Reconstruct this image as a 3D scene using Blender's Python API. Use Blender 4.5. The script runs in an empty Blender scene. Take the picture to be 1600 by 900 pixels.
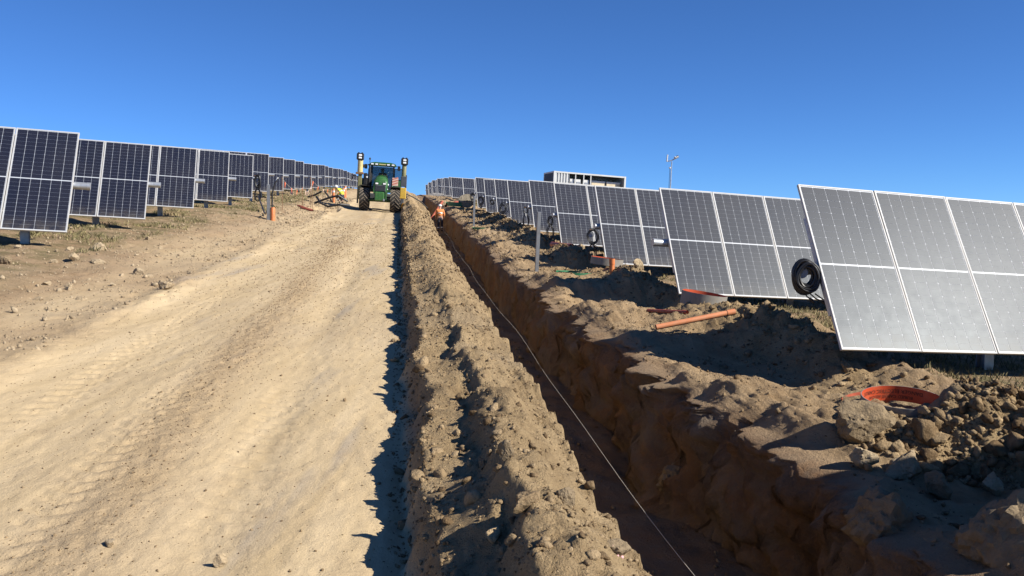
import bpy, bmesh, math, random
import numpy as np
from mathutils import Vector, Matrix, Euler

random.seed(7)
R = math.radians
scene = bpy.context.scene
COL = scene.collection

# ------------------------------------------------------------------ camera, sky, sun, exposure
CAM_Z = 1.95
cam_data = bpy.data.cameras.new('camera')
cam = bpy.data.objects.new('camera', cam_data)
COL.objects.link(cam)
cam.location = (0, 0, CAM_Z)
cam.rotation_euler = (R(90 - 3.0), 0, 0)
cam_data.sensor_width = 36.0
cam_data.lens = 36.0 * 1440 / 1600
cam_data.clip_start = 0.05
cam_data.clip_end = 3000
scene.camera = cam

SUN_DIR = Vector((1.42, -0.52, 1.0)).normalized()      # towards the sun
SUN_EL = math.asin(SUN_DIR.z)
SUN_AZ = math.atan2(SUN_DIR.x, SUN_DIR.y)
world = bpy.data.worlds.new('World')
scene.world = world
world.use_nodes = True
wn = world.node_tree
wn.nodes.clear()
w_out = wn.nodes.new('ShaderNodeOutputWorld')
w_bg = wn.nodes.new('ShaderNodeBackground')
w_sky = wn.nodes.new('ShaderNodeTexSky')
w_sky.sky_type = 'NISHITA'
w_sky.sun_disc = False
w_sky.sun_elevation = SUN_EL
w_sky.sun_rotation = SUN_AZ
w_sky.altitude = 600
w_sky.air_density = 0.6
w_sky.dust_density = 0.0
w_sky.ozone_density = 8.0
w_tint = wn.nodes.new('ShaderNodeMix')                   # white balance of the clear upland sky
w_tint.data_type = 'RGBA'; w_tint.blend_type = 'MULTIPLY'
w_tint.inputs[0].default_value = 1.0
w_tint.inputs[7].default_value = (0.62, 0.83, 1.0, 1)
w_bg.inputs['Strength'].default_value = 0.091
wn.links.new(w_sky.outputs[0], w_tint.inputs[6])
wn.links.new(w_tint.outputs[2], w_bg.inputs['Color'])
wn.links.new(w_bg.outputs[0], w_out.inputs['Surface'])

sun_data = bpy.data.lights.new('sun', 'SUN')
sun_data.energy = 5.0
sun_data.angle = R(0.53)
sun_data.color = (1.0, 0.945, 0.84)
sun = bpy.data.objects.new('sun', sun_data)
COL.objects.link(sun)
sun.rotation_euler = SUN_DIR.to_track_quat('Z', 'Y').to_euler()
sun.location = (30, -20, 40)

scene.view_settings.view_transform = 'Standard'
scene.view_settings.look = 'None'
scene.view_settings.exposure = 0.70
scene.view_settings.gamma = 1.0
scene.cycles.max_bounces = 6
scene.cycles.diffuse_bounces = 1

# ------------------------------------------------------------------ object helpers
def put(o, parent=None):
    COL.objects.link(o)
    if parent is not None:
        o.parent = parent
    return o

def tag(o, label=None, cat=None, group=None, kind=None):
    if label: o['label'] = label
    if cat: o['category'] = cat
    if group: o['group'] = group
    if kind: o['kind'] = kind
    return o

def empty(name, loc, rot=None):
    o = bpy.data.objects.new(name, None)
    o.empty_display_size = 0.2
    o.location = loc
    if rot is not None:
        o.rotation_euler = rot
    return put(o)

class MB:
    """collects boxes, tubes, lathes; builds ONE mesh object"""
    def __init__(self):
        self.v = []; self.f = []
    def add(self, vs, fs):
        n = len(self.v)
        self.v += [tuple(v) for v in vs]
        self.f += [tuple(i + n for i in f) for f in fs]
        return self
    def box(self, c, s, rot=None, bev=0.0):
        hx, hy, hz = s[0] / 2, s[1] / 2, s[2] / 2
        if bev > 0:
            b = min(bev, hx * .9, hy * .9, hz * .9)
            bm = bmesh.new()
            bmesh.ops.create_cube(bm, size=1)
            for v in bm.verts:
                v.co = (v.co.x * s[0], v.co.y * s[1], v.co.z * s[2])
            bmesh.ops.bevel(bm, geom=bm.edges[:], offset=b, segments=1, affect='EDGES')
            bm.verts.index_update()
            vs = [v.co.copy() for v in bm.verts]; fs = [[v.index for v in f.verts] for f in bm.faces]
            bm.free()
        else:
            vs = [Vector((x, y, z)) for x in (-hx, hx) for y in (-hy, hy) for z in (-hz, hz)]
            fs = [(0, 1, 3, 2), (4, 6, 7, 5), (0, 4, 5, 1), (2, 3, 7, 6), (0, 2, 6, 4), (1, 5, 7, 3)]
        m = rot if rot is not None else Matrix.Identity(3)
        c = Vector(c)
        return self.add([m @ Vector(v) + c for v in vs], fs)
    def tube(self, pts, r, n=10, cap=True):
        pts = [Vector(p) for p in pts]
        rs = r if isinstance(r, (list, tuple)) else [r] * len(pts)
        prev = None; vs = []
        for i, p in enumerate(pts):
            t = (pts[min(i + 1, len(pts) - 1)] - pts[max(i - 1, 0)]).normalized()
            if prev is None:
                a = Vector((0, 0, 1)) if abs(t.z) < .9 else Vector((1, 0, 0))
                u = t.cross(a).normalized()
            else:
                u = (prev - t * prev.dot(t))
                u = u.normalized() if u.length > 1e-6 else t.orthogonal().normalized()
            prev = u
            w = t.cross(u)
            for k in range(n):
                a = 2 * math.pi * k / n
                vs.append(p + (u * math.cos(a) + w * math.sin(a)) * rs[i])
        fs = []
        for i in range(len(pts) - 1):
            for k in range(n):
                fs.append((i * n + k, i * n + (k + 1) % n, (i + 1) * n + (k + 1) % n, (i + 1) * n + k))
        if cap:
            fs.append(tuple(reversed(range(n))))
            fs.append(tuple((len(pts) - 1) * n + k for k in range(n)))
        return self.add(vs, fs)
    def lathe(self, prof, c=(0, 0, 0), axis='Z', n=24, closed=False):
        vs = []; m = len(prof)
        for k in range(n):
            a = 2 * math.pi * k / n
            for (r, h) in prof:
                x, y = r * math.cos(a), r * math.sin(a)
                p = {'Z': (x, y, h), 'X': (h, x, y), 'Y': (x, h, y)}[axis]
                vs.append(Vector(p) + Vector(c))
        fs = []
        for k in range(n):
            k2 = (k + 1) % n
            for i in range(m - 1 + (1 if closed else 0)):
                j = (i + 1) % m
                fs.append((k * m + i, k2 * m + i, k2 * m + j, k * m + j))
        if not closed:
            for i, rev in ((0, True), (m - 1, False)):
                if prof[i][0] > 1e-6:
                    ring = [k * m + i for k in range(n)]
                    fs.append(tuple(ring if not rev else ring[::-1]))
        return self.add(vs, fs)
    def prism(self, poly, z0, z1, rot=None, c=(0, 0, 0), axis='Z'):
        n = len(poly)
        def P(x, y, h):
            return {'Z': Vector((x, y, h)), 'Y': Vector((x, h, y)), 'X': Vector((h, x, y))}[axis]
        vs = [P(x, y, z0) for x, y in poly] + [P(x, y, z1) for x, y in poly]
        if rot is not None: vs = [rot @ v for v in vs]
        vs = [v + Vector(c) for v in vs]
        fs = [tuple(range(n))[::-1], tuple(range(n, 2 * n))] + [(i, (i + 1) % n, n + (i + 1) % n, n + i) for i in range(n)]
        return self.add(vs, fs)
    def mesh(self, name, mat=None, smooth=False, fixn=True):
        me = bpy.data.meshes.new(name)
        me.from_pydata(self.v, [], self.f)
        if fixn:
            bm = bmesh.new(); bm.from_mesh(me)
            bmesh.ops.recalc_face_normals(bm, faces=bm.faces[:])
            bm.to_mesh(me); bm.free()
        if mat: me.materials.append(mat)
        if smooth:
            me.polygons.foreach_set('use_smooth', [True] * len(me.polygons))
            try: me.set_sharp_from_angle(angle=R(40))
            except Exception: pass
        me.update()
        return me
    def build(self, name, mat, parent=None, smooth=False, loc=None, rot=None):
        o = bpy.data.objects.new(name, self.mesh(name, mat, smooth))
        if loc is not None: o.location = loc
        if rot is not None: o.rotation_euler = rot
        return put(o, parent)

def np_mesh(name, V, F, mat, smooth=False, attr=None):
    """V (n,3), F (m,k) arrays; attr dict name -> (n,4) colours or (n,) floats"""
    me = bpy.data.meshes.new(name)
    n, (m, k) = len(V), F.shape
    me.vertices.add(n); me.vertices.foreach_set('co', np.ascontiguousarray(V, np.float32).ravel())
    me.loops.add(m * k); me.loops.foreach_set('vertex_index', np.ascontiguousarray(F, np.int32).ravel())
    me.polygons.add(m); me.polygons.foreach_set('loop_start', np.arange(0, m * k, k, dtype=np.int32))
    if smooth: me.polygons.foreach_set('use_smooth', np.ones(m, bool))
    for a, d in (attr or {}).items():
        if d.ndim == 2:
            at = me.attributes.new(a, 'FLOAT_COLOR', 'POINT'); at.data.foreach_set('color', np.ascontiguousarray(d, np.float32).ravel())
        else:
            at = me.attributes.new(a, 'FLOAT', 'POINT'); at.data.foreach_set('value', np.ascontiguousarray(d, np.float32))
    me.materials.append(mat)
    me.update(calc_edges=True)
    me.validate()
    return me

# ------------------------------------------------------------------ materials
def new_mat(name):
    m = bpy.data.materials.new(name); m.use_nodes = True
    nt = m.node_tree
    return m, nt, nt.nodes['Principled BSDF']

def node(nt, typ, **kw):
    n = nt.nodes.new(typ)
    for k, v in kw.items():
        if k in n.inputs: n.inputs[k].default_value = v
        else: setattr(n, k, v)
    return n

def noise(nt, scale, detail=4, rough=.55, vec=None, dist=0.0):
    n = nt.nodes.new('ShaderNodeTexNoise')
    n.inputs['Scale'].default_value = scale; n.inputs['Detail'].default_value = detail
    n.inputs['Roughness'].default_value = rough; n.inputs['Distortion'].default_value = dist
    if vec is not None: nt.links.new(vec, n.inputs['Vector'])
    return n

def mixc(nt, fac, a, b):
    m = nt.nodes.new('ShaderNodeMix'); m.data_type = 'RGBA'
    for s, v in ((m.inputs[0], fac), (m.inputs[6], a), (m.inputs[7], b)):
        if hasattr(v, 'is_linked') or hasattr(v, 'links'): nt.links.new(v, s)
        elif isinstance(v, (int, float)): s.default_value = v
        else: s.default_value = (*v, 1) if len(v) == 3 else v
    return m.outputs[2]

def math_n(nt, op, a, b=None, clamp=False):
    m = nt.nodes.new('ShaderNodeMath'); m.operation = op; m.use_clamp = clamp
    for i, v in enumerate((a, b)):
        if v is None: continue
        if isinstance(v, (int, float)): m.inputs[i].default_value = v
        else: nt.links.new(v, m.inputs[i])
    return m.outputs[0]

def ramp(nt, fac, lo, hi, c0=(0, 0, 0), c1=(1, 1, 1)):
    r = nt.nodes.new('ShaderNodeValToRGB')
    r.color_ramp.elements[0].position = lo; r.color_ramp.elements[1].position = hi
    r.color_ramp.elements[0].color = (*c0, 1); r.color_ramp.elements[1].color = (*c1, 1)
    nt.links.new(fac, r.inputs[0])
    return r.outputs[0]

def simple_mat(name, col, rough=.55, metal=0.0, var=.15, scale=6.0, dirt=None, dirt_amt=.4, bump=.0, spec=None, bscale=None):
    m, nt, bs = new_mat(name)
    tc = nt.nodes.new('ShaderNodeTexCoord')
    n1 = noise(nt, scale, 5, .6, tc.outputs['Object'])
    lo = tuple(c * (1 - var) for c in col); hi = tuple(min(1, c * (1 + var)) for c in col)
    c = ramp(nt, n1.outputs[0], .3, .7, lo, hi)
    if dirt:
        n2 = noise(nt, scale * 2.3, 6, .65, tc.outputs['Object'])
        f = math_n(nt, 'MULTIPLY', ramp(nt, n2.outputs[0], .45, .7), dirt_amt)
        c = mixc(nt, f, c, dirt)
    nt.links.new(c, bs.inputs['Base Color'])
    bs.inputs['Roughness'].default_value = rough
    bs.inputs['Metallic'].default_value = metal
    if spec is not None: bs.inputs['Specular IOR Level'].default_value = spec
    if bump > 0:
        n3 = noise(nt, bscale or scale * 5, 5, .6, tc.outputs['Object'])
        b = nt.nodes.new('ShaderNodeBump'); b.inputs['Strength'].default_value = bump; b.inputs['Distance'].default_value = .02
        nt.links.new(n3.outputs[0], b.inputs['Height']); nt.links.new(b.outputs[0], bs.inputs['Normal'])
    return m

def soil_mat():
    m, nt, bs = new_mat('soil')
    geo = nt.nodes.new('ShaderNodeNewGeometry')
    P = geo.outputs['Position']
    at = nt.nodes.new('ShaderNodeAttribute'); at.attribute_name = 'zone'
    sp = nt.nodes.new('ShaderNodeSeparateColor'); nt.links.new(at.outputs['Color'], sp.inputs[0])
    road, clod, clay, grass = sp.outputs[0], sp.outputs[1], sp.outputs[2], at.outputs['Alpha']
    nbig = noise(nt, .55, 4, .6, P); nmid = noise(nt, 3.1, 6, .65, P); nfin = noise(nt, 24, 6, .7, P); nvf = noise(nt, 110, 3, .7, P)
    # streaked noise along the road for graded / tyre-polished look
    mp = nt.nodes.new('ShaderNodeMapping'); mp.inputs['Rotation'].default_value = (0, 0, -R(6.9)); mp.inputs['Scale'].default_value = (2.6, .22, 1)
    nt.links.new(P, mp.inputs['Vector'])
    nstr = noise(nt, 1.6, 6, .62, mp.outputs[0])
    field = ramp(nt, nmid.outputs[0], .3, .72, (.32, .205, .115), (.52, .365, .225))
    field = mixc(nt, ramp(nt, nbig.outputs[0], .45, .65), field, (.44, .315, .195))
    spk = ramp(nt, nfin.outputs[0], .58, .72)
    field = mixc(nt, math_n(nt, 'MULTIPLY', spk, .55), field, (.60, .48, .32))
    roadc = ramp(nt, nstr.outputs[0], .30, .68, (.505, .38, .22), (.63, .49, .305))
    roadc = mixc(nt, math_n(nt, 'MULTIPLY', ramp(nt, nbig.outputs[0], .5, .72), .45), roadc, (.40, .31, .21))
    npat = noise(nt, .9, 3, .5, mp.outputs[0])
    roadc = mixc(nt, math_n(nt, 'MULTIPLY', ramp(nt, npat.outputs[0], .62, .70), .55), roadc, (.33, .29, .245))
    roadc = mixc(nt, math_n(nt, 'MULTIPLY', ramp(nt, nmid.outputs[0], .56, .74), .6), roadc, (.45, .335, .205))
    roadc = mixc(nt, math_n(nt, 'MULTIPLY', ramp(nt, nvf.outputs[0], .57, .68), .5), roadc, (.28, .20, .125))
    clodc = ramp(nt, nmid.outputs[0], .28, .75, (.31, .215, .115), (.57, .415, .235))
    clodc = mixc(nt, math_n(nt, 'MULTIPLY', spk, .55), clodc, (.64, .485, .285))
    clodc = mixc(nt, math_n(nt, 'MULTIPLY', ramp(nt, nvf.outputs[0], .56, .70), .5), clodc, (.13, .09, .055))
    clodc = mixc(nt, math_n(nt, 'MULTIPLY', ramp(nt, nbig.outputs[0], .52, .7), .5), clodc, (.42, .325, .215))
    mpc = nt.nodes.new('ShaderNodeMapping'); mpc.inputs['Scale'].default_value = (1, 1, .16); nt.links.new(P, mpc.inputs['Vector'])
    nclay = noise(nt, 3.4, 6, .62, mpc.outputs[0])
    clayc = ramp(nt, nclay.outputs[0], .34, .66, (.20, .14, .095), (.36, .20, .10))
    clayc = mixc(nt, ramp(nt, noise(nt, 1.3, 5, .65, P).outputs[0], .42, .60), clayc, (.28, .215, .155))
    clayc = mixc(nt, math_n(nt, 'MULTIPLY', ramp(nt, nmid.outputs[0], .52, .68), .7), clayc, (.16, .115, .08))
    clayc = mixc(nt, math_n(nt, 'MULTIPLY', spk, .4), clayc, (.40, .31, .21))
    c = mixc(nt, road, field, roadc)
    c = mixc(nt, clod, c, clodc)
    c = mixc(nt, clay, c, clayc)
    gn = noise(nt, 1.7, 5, .7, P)
    gf = math_n(nt, 'MULTIPLY', grass, ramp(nt, gn.outputs[0], .40, .62))
    gcol = ramp(nt, nfin.outputs[0], .3, .7, (.12, .105, .045), (.235, .205, .105))
    c = mixc(nt, math_n(nt, 'MULTIPLY', gf, .85), c, gcol)
    c = mixc(nt, 1.0, c, (0, 0, 0)); c.node.blend_type = 'MULTIPLY'; c.node.inputs[7].default_value = (.88, .88, .88, 1)
    nt.links.new(c, bs.inputs['Base Color'])
    bs.inputs['Roughness'].default_value = .95
    bs.inputs['Specular IOR Level'].default_value = .10
    h1 = math_n(nt, 'MULTIPLY', nfin.outputs[0], .045)
    nq = noise(nt, 55, 4, .7, P)
    h2 = math_n(nt, 'ADD', math_n(nt, 'MULTIPLY', nvf.outputs[0], .010), math_n(nt, 'MULTIPLY', nq.outputs[0], .016))
    h3 = math_n(nt, 'MULTIPLY', nmid.outputs[0], .03)
    h = math_n(nt, 'ADD', math_n(nt, 'ADD', h1, h2), h3)
    # fine drag lines and pad marks left by tyres on the compacted track
    mpl = nt.nodes.new('ShaderNodeMapping'); mpl.inputs['Rotation'].default_value = (0, 0, -R(6.9)); mpl.inputs['Scale'].default_value = (1, .045, 1)
    nt.links.new(P, mpl.inputs['Vector'])
    nln = noise(nt, 34, 4, .6, mpl.outputs[0])
    h = math_n(nt, 'ADD', h, math_n(nt, 'MULTIPLY', math_n(nt, 'MULTIPLY', math_n(nt, 'MULTIPLY', nln.outputs[0], ramp(nt, nbig.outputs[0], .42, .62)), .020), road))
    amt = math_n(nt, 'SUBTRACT', 1.0, math_n(nt, 'MULTIPLY', road, .62))
    b = nt.nodes.new('ShaderNodeBump'); b.inputs['Distance'].default_value = 1.0
    nt.links.new(h, b.inputs['Height']); nt.links.new(amt, b.inputs['Strength'])
    nt.links.new(b.outputs[0], bs.inputs['Normal'])
    return m

def clod_mat(name, dark, light, attr='tone', bump=.5):
    m, nt, bs = new_mat(name)
    geo = nt.nodes.new('ShaderNodeNewGeometry'); P = geo.outputs['Position']
    at = nt.nodes.new('ShaderNodeAttribute'); at.attribute_name = attr
    n1 = noise(nt, 14, 6, .65, P); n2 = noise(nt, 70, 4, .7, P)
    f = math_n(nt, 'ADD', math_n(nt, 'MULTIPLY', at.outputs['Fac'], .65), math_n(nt, 'MULTIPLY', math_n(nt, 'SUBTRACT', n1.outputs[0], .5), 1.1), True)
    c = ramp(nt, f, .05, .9, dark, light)
    nt.links.new(c, bs.inputs['Base Color'])
    bs.inputs['Roughness'].default_value = .95; bs.inputs['Specular IOR Level'].default_value = .12
    h = math_n(nt, 'ADD', math_n(nt, 'MULTIPLY', n1.outputs[0], .05), math_n(nt, 'ADD', math_n(nt, 'MULTIPLY', noise(nt, 34, 5, .7, P).outputs[0], .028), math_n(nt, 'MULTIPLY', n2.outputs[0], .012)))
    b = nt.nodes.new('ShaderNodeBump'); b.inputs['Distance'].default_value = 1.0; b.inputs['Strength'].default_value = bump
    nt.links.new(h, b.inputs['Height']); nt.links.new(b.outputs[0], bs.inputs['Normal'])
    return m

def cell_mat():
    """dark monocrystalline cells behind dusty anti-glare glass; dust gathers along the lower frame"""
    m, nt, bs = new_mat('solar_cells')
    tc = nt.nodes.new('ShaderNodeTexCoord'); geo = nt.nodes.new('ShaderNodeNewGeometry')
    sp = nt.nodes.new('ShaderNodeSeparateXYZ'); nt.links.new(tc.outputs['Object'], sp.inputs[0])
    oa = nt.nodes.new('ShaderNodeAttribute'); oa.attribute_type = 'OBJECT'; oa.attribute_name = 'slope'
    n1 = noise(nt, 7, 6, .65, geo.outputs['Position']); n2 = noise(nt, 1.1, 4, .6, geo.outputs['Position'])
    edge = nt.nodes.new('ShaderNodeMapRange'); edge.inputs[1].default_value = -.82; edge.inputs[2].default_value = -1.12
    nt.links.new(math_n(nt, 'ADD', sp.outputs[1], oa.outputs['Fac']), edge.inputs[0])
    d = math_n(nt, 'MULTIPLY', edge.outputs[0], ramp(nt, n1.outputs[0], .35, .65))
    d = math_n(nt, 'ADD', math_n(nt, 'MULTIPLY', d, .16), math_n(nt, 'MULTIPLY', ramp(nt, n2.outputs[0], .3, .7), .025), True)
    c = mixc(nt, d, (.0075, .0105, .026), (.40, .34, .24))
    nt.links.new(c, bs.inputs['Base Color'])
    rr = math_n(nt, 'ADD', .31, math_n(nt, 'MULTIPLY', n1.outputs[0], .08))
    nt.links.new(rr, bs.inputs['Roughness'])
    bs.inputs['Specular IOR Level'].default_value = .088
    bs.inputs['Coat Weight'].default_value = .27; bs.inputs['Coat Roughness'].default_value = .60      # dust film
    bs.inputs['Specular Tint'].default_value = (.78, .90, 1.0, 1)      # anti-reflective coating
    return m

M = {}
M['soil'] = soil_mat()
M['clod'] = clod_mat('soil_clods', (.15, .10, .055), (.48, .355, .21), bump=.75)
M['rock'] = clod_mat('limestone', (.29, .22, .14), (.54, .43, .285), bump=.7)
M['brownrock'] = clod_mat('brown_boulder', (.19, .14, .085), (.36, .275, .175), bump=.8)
M['cell'] = cell_mat()
M['backsheet'] = simple_mat('white_backsheet', (.42, .445, .49), .5, var=.05, scale=3)
M['alu'] = simple_mat('anodised_frame', (.46, .455, .445), .6, .0, .06, 4, (.45, .38, .28), .35)
M['galv'] = simple_mat('galvanised_steel', (.47, .49, .51), .42, .65, .18, 9, (.34, .31, .27), .35)
M['post'] = simple_mat('galvanised_post', (.40, .41, .42), .5, .5, .2, 7, (.30, .25, .2), .4)
M['steel'] = simple_mat('grey_steel', (.30, .31, .33), .45, .6, .2, 8)
M['blackrub'] = simple_mat('black_rubber', (.022, .021, .020), .62, 0, .3, 14, (.17, .13, .09), .35)
M['tyre'] = simple_mat('tyre_rubber', (.022, .020, .018), .85, 0, .3, 10, (.12, .09, .06), .4)
M['tread'] = simple_mat('dusty_tread', (.20, .165, .125), .9, 0, .25, 10, (.32, .25, .17), .5)
M['blackpl'] = simple_mat('black_plastic', (.016, .016, .018), .45, 0, .3, 10, (.12, .10, .075), .25)
M['cable'] = simple_mat('black_cable', (.018, .018, .020), .42, 0, .3, 10)
M['green'] = simple_mat('green_paint', (.026, .125, .028), .38, 0, .15, 4, (.20, .17, .10), .30)
M['dkgreen'] = simple_mat('dark_green_paint', (.018, .075, .022), .45, 0, .15, 4, (.14, .12, .075), .35)
M['yellow'] = simple_mat('yellow_paint', (0.612, 0.391, 0.051), .42, 0, .12, 5, (.30, .22, .12), .3)
M['paleyellow'] = simple_mat('faded_yellow_paint', (0.612, 0.493, 0.221), .45, 0, .12, 5, (.35, .28, .15), .3)
M['olive'] = simple_mat('olive_paint', (.20, .19, .08), .5, 0, .15, 5, (.20, .16, .1), .3)
M['rust'] = simple_mat('rusty_brown_steel', (.22, .12, .06), .7, .2, .3, 9)
M['lamp'] = simple_mat('clear_lamp_glass', (.85, .86, .86), .15, 0, .03, 5)
M['orange'] = simple_mat('orange_plastic', (0.595, 0.170, 0.047), .5, 0, .12, 6, (.45, .33, .2), .3)
M['orangepale'] = simple_mat('sun_bleached_orange_pipe', (.62, .23, .10), .55, 0, .15, 5, (.55, .40, .27), .3)
M['redpipe'] = simple_mat('dull_red_pipe_and_shaded_sheet', (.36, .075, .04), .55, 0, .2, 6, (.35, .25, .16), .45)
M['orangestrip'] = simple_mat('orange_cover_sheet', (.46, .06, .018), .5, 0, .1, 4, (.40, .25, .15), .2)
M['greystrip'] = simple_mat('grey_sheet_backing', (.20, .19, .175), .7, 0, .15, 8, (.32, .25, .17), .4)
M['print'] = simple_mat('black_print', (.03, .015, .012), .6, 0, .1, 6)
M['greentape'] = simple_mat('green_cable_tape', (.03, .17, .08), .5, 0, .15, 5, (.25, .22, .13), .25)
M['white'] = simple_mat('white_paint', (0.612, 0.612, 0.595), .5, 0, .05, 4, (.45, .4, .32), .25)
M['wht_ctn'] = simple_mat('container_paint', (0.561, 0.570, 0.561), .5, 0, .07, 2, (.40, .36, .3), .25)
M['dkgrey'] = simple_mat('dark_grey_paint_and_shade', (.07, .075, .085), .5, 0, .15, 4)
M['beige'] = simple_mat('beige_board', (.62, .52, .36), .7, 0, .12, 3)
M['wood'] = simple_mat('weathered_drum_wood', (.30, .26, .20), .85, 0, .25, 5, (.17, .14, .1), .5, .3, None, 30)
M['string'] = simple_mat('pale_cord', (.40, .37, .32), .8, 0, .1, 20)
M['skin'] = simple_mat('skin', (.45, .26, .18), .55, 0, .08, 12)
M['hiorange'] = simple_mat('hi_vis_orange_cloth', (0.680, 0.255, 0.085), .85, 0, .12, 8)
M['hiyellow'] = simple_mat('hi_vis_yellow_cloth', (0.578, 0.680, 0.051), .8, 0, .1, 8)
M['navy'] = simple_mat('navy_trouser_cloth', (.022, .026, .045), .9, 0, .25, 9, (.15, .12, .09), .25)
M['reflect'] = simple_mat('reflective_tape', (.72, .73, .72), .35, .2, .05, 8)
M['helmet'] = simple_mat('white_helmet', (0.680, 0.680, 0.663), .35, 0, .03, 5)
M['flag'] = simple_mat('orange_flag_cloth', (0.680, 0.145, 0.051), .7, 0, .15, 6)
M['palepink'] = simple_mat('faded_flag_cloth', (0.629, 0.425, 0.357), .7, 0, .15, 6)
M['fadedred'] = simple_mat('faded_red_board', (.48, .17, .12), .6, 0, .2, 5)
M['pink'] = simple_mat('pink_marking_paint', (.55, .30, .30), .8, 0, .2, 20)
m_, nt_, bs_ = new_mat('cab_glass')
bs_.inputs['Base Color'].default_value = (.30, .36, .38, 1); bs_.inputs['Roughness'].default_value = .03
bs_.inputs['Transmission Weight'].default_value = .9; bs_.inputs['IOR'].default_value = 1.1
M['glass'] = m_
m_, nt_, bs_ = new_mat('dry_grass')
a_ = nt_.nodes.new('ShaderNodeAttribute'); a_.attribute_name = 'tone'
nt_.links.new(ramp(nt_, a_.outputs['Fac'], 0, 1, (.075, .075, .028), (.33, .27, .13)), bs_.inputs['Base Color'])
bs_.inputs['Roughness'].default_value = .9
M['grass'] = m_

# ------------------------------------------------------------------ terrain
rng = np.random.default_rng(11)

def _hash(ix, iy, seed):
    h = (ix.astype(np.int64) * 374761393 + iy.astype(np.int64) * 668265263 + seed * 1442695041) & 0xffffffff
    h = ((h ^ (h >> 13)) * 1274126177) & 0xffffffff
    h = h ^ (h >> 16)
    return h.astype(np.float64) / 4294967295.0

def vnoise(x, y, seed=0):
    x = np.asarray(x, float); y = np.asarray(y, float)
    ix = np.floor(x); iy = np.floor(y); fx = x - ix; fy = y - iy
    fx = fx * fx * fx * (fx * (fx * 6 - 15) + 10); fy = fy * fy * fy * (fy * (fy * 6 - 15) + 10)
    a = _hash(ix, iy, seed); b = _hash(ix + 1, iy, seed); c = _hash(ix, iy + 1, seed); d = _hash(ix + 1, iy + 1, seed)
    return ((a + (b - a) * fx) * (1 - fy) + (c + (d - c) * fx) * fy) * 2 - 1

def fbm(x, y, octv=4, seed=0, gain=.5):
    s = 0; a = 1.0
    for o in range(octv):
        s = s + a * vnoise(x * 2 ** o + 17.3 * o, y * 2 ** o - 9.1 * o, seed + o); a *= gain
    return s

def clods(x, y, size, seed):
    """rounded lumps on a jittered grid; returns 0..1"""
    gx = x / size; gy = y / size
    ix = np.floor(gx); iy = np.floor(gy)
    best = np.zeros_like(gx)
    for dx in (-1, 0, 1):
        for dy in (-1, 0, 1):
            cx = ix + dx; cy = iy + dy
            px = cx + _hash(cx, cy, seed); py = cy + _hash(cx, cy, seed + 1)
            r = .35 + .55 * _hash(cx, cy, seed + 2)
            d2 = ((gx - px) ** 2 + (gy - py) ** 2) / (r * r)
            best = np.maximum(best, r * np.sqrt(np.maximum(0, 1 - d2)))
    return best

def ss(x, a, b):
    t = np.clip((x - a) / (b - a), 0, 1)
    return t * t * (3 - 2 * t)

SK = 0.1209                                     # the track bears a little to one side: X = q - SK * Y
QR_Y = [-6, 2.0, 6.9, 7.15, 10.25, 10.55, 17.5, 17.85, 26, 26.3, 36, 36.4, 50, 60, 120]
QR_Q = [3.5, 3.42, 3.16, 3.46, 2.70, 2.98, 2.46, 2.68, 2.46, 2.66, 2.50, 2.66, 2.52, 2.55, 2.55]
HOLLOWS = np.array([6.7, 11.55, 17.0, 22.6, 28.6, 34.7, 40.8, 46.9, 53.0])

def QC(Y):
    return np.interp(Y, [0, 8, 13, 19, 23, 34, 60], [5.3, 5.3, 5.45, 5.1, 4.6, 4.6, 4.6])

def shift(Y):
    return .35 * ss(Y, 22, 55)

def base_height(q, Y):
    X = q - SK * Y
    Xc = np.clip(X, -70, 70)
    return -.0766 * Xc + .0594 * np.minimum(Y, 260) - .00017 * np.maximum(0, np.minimum(Y, 260) - 80) ** 2 - .12 * np.maximum(0, Y - 260)

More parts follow.
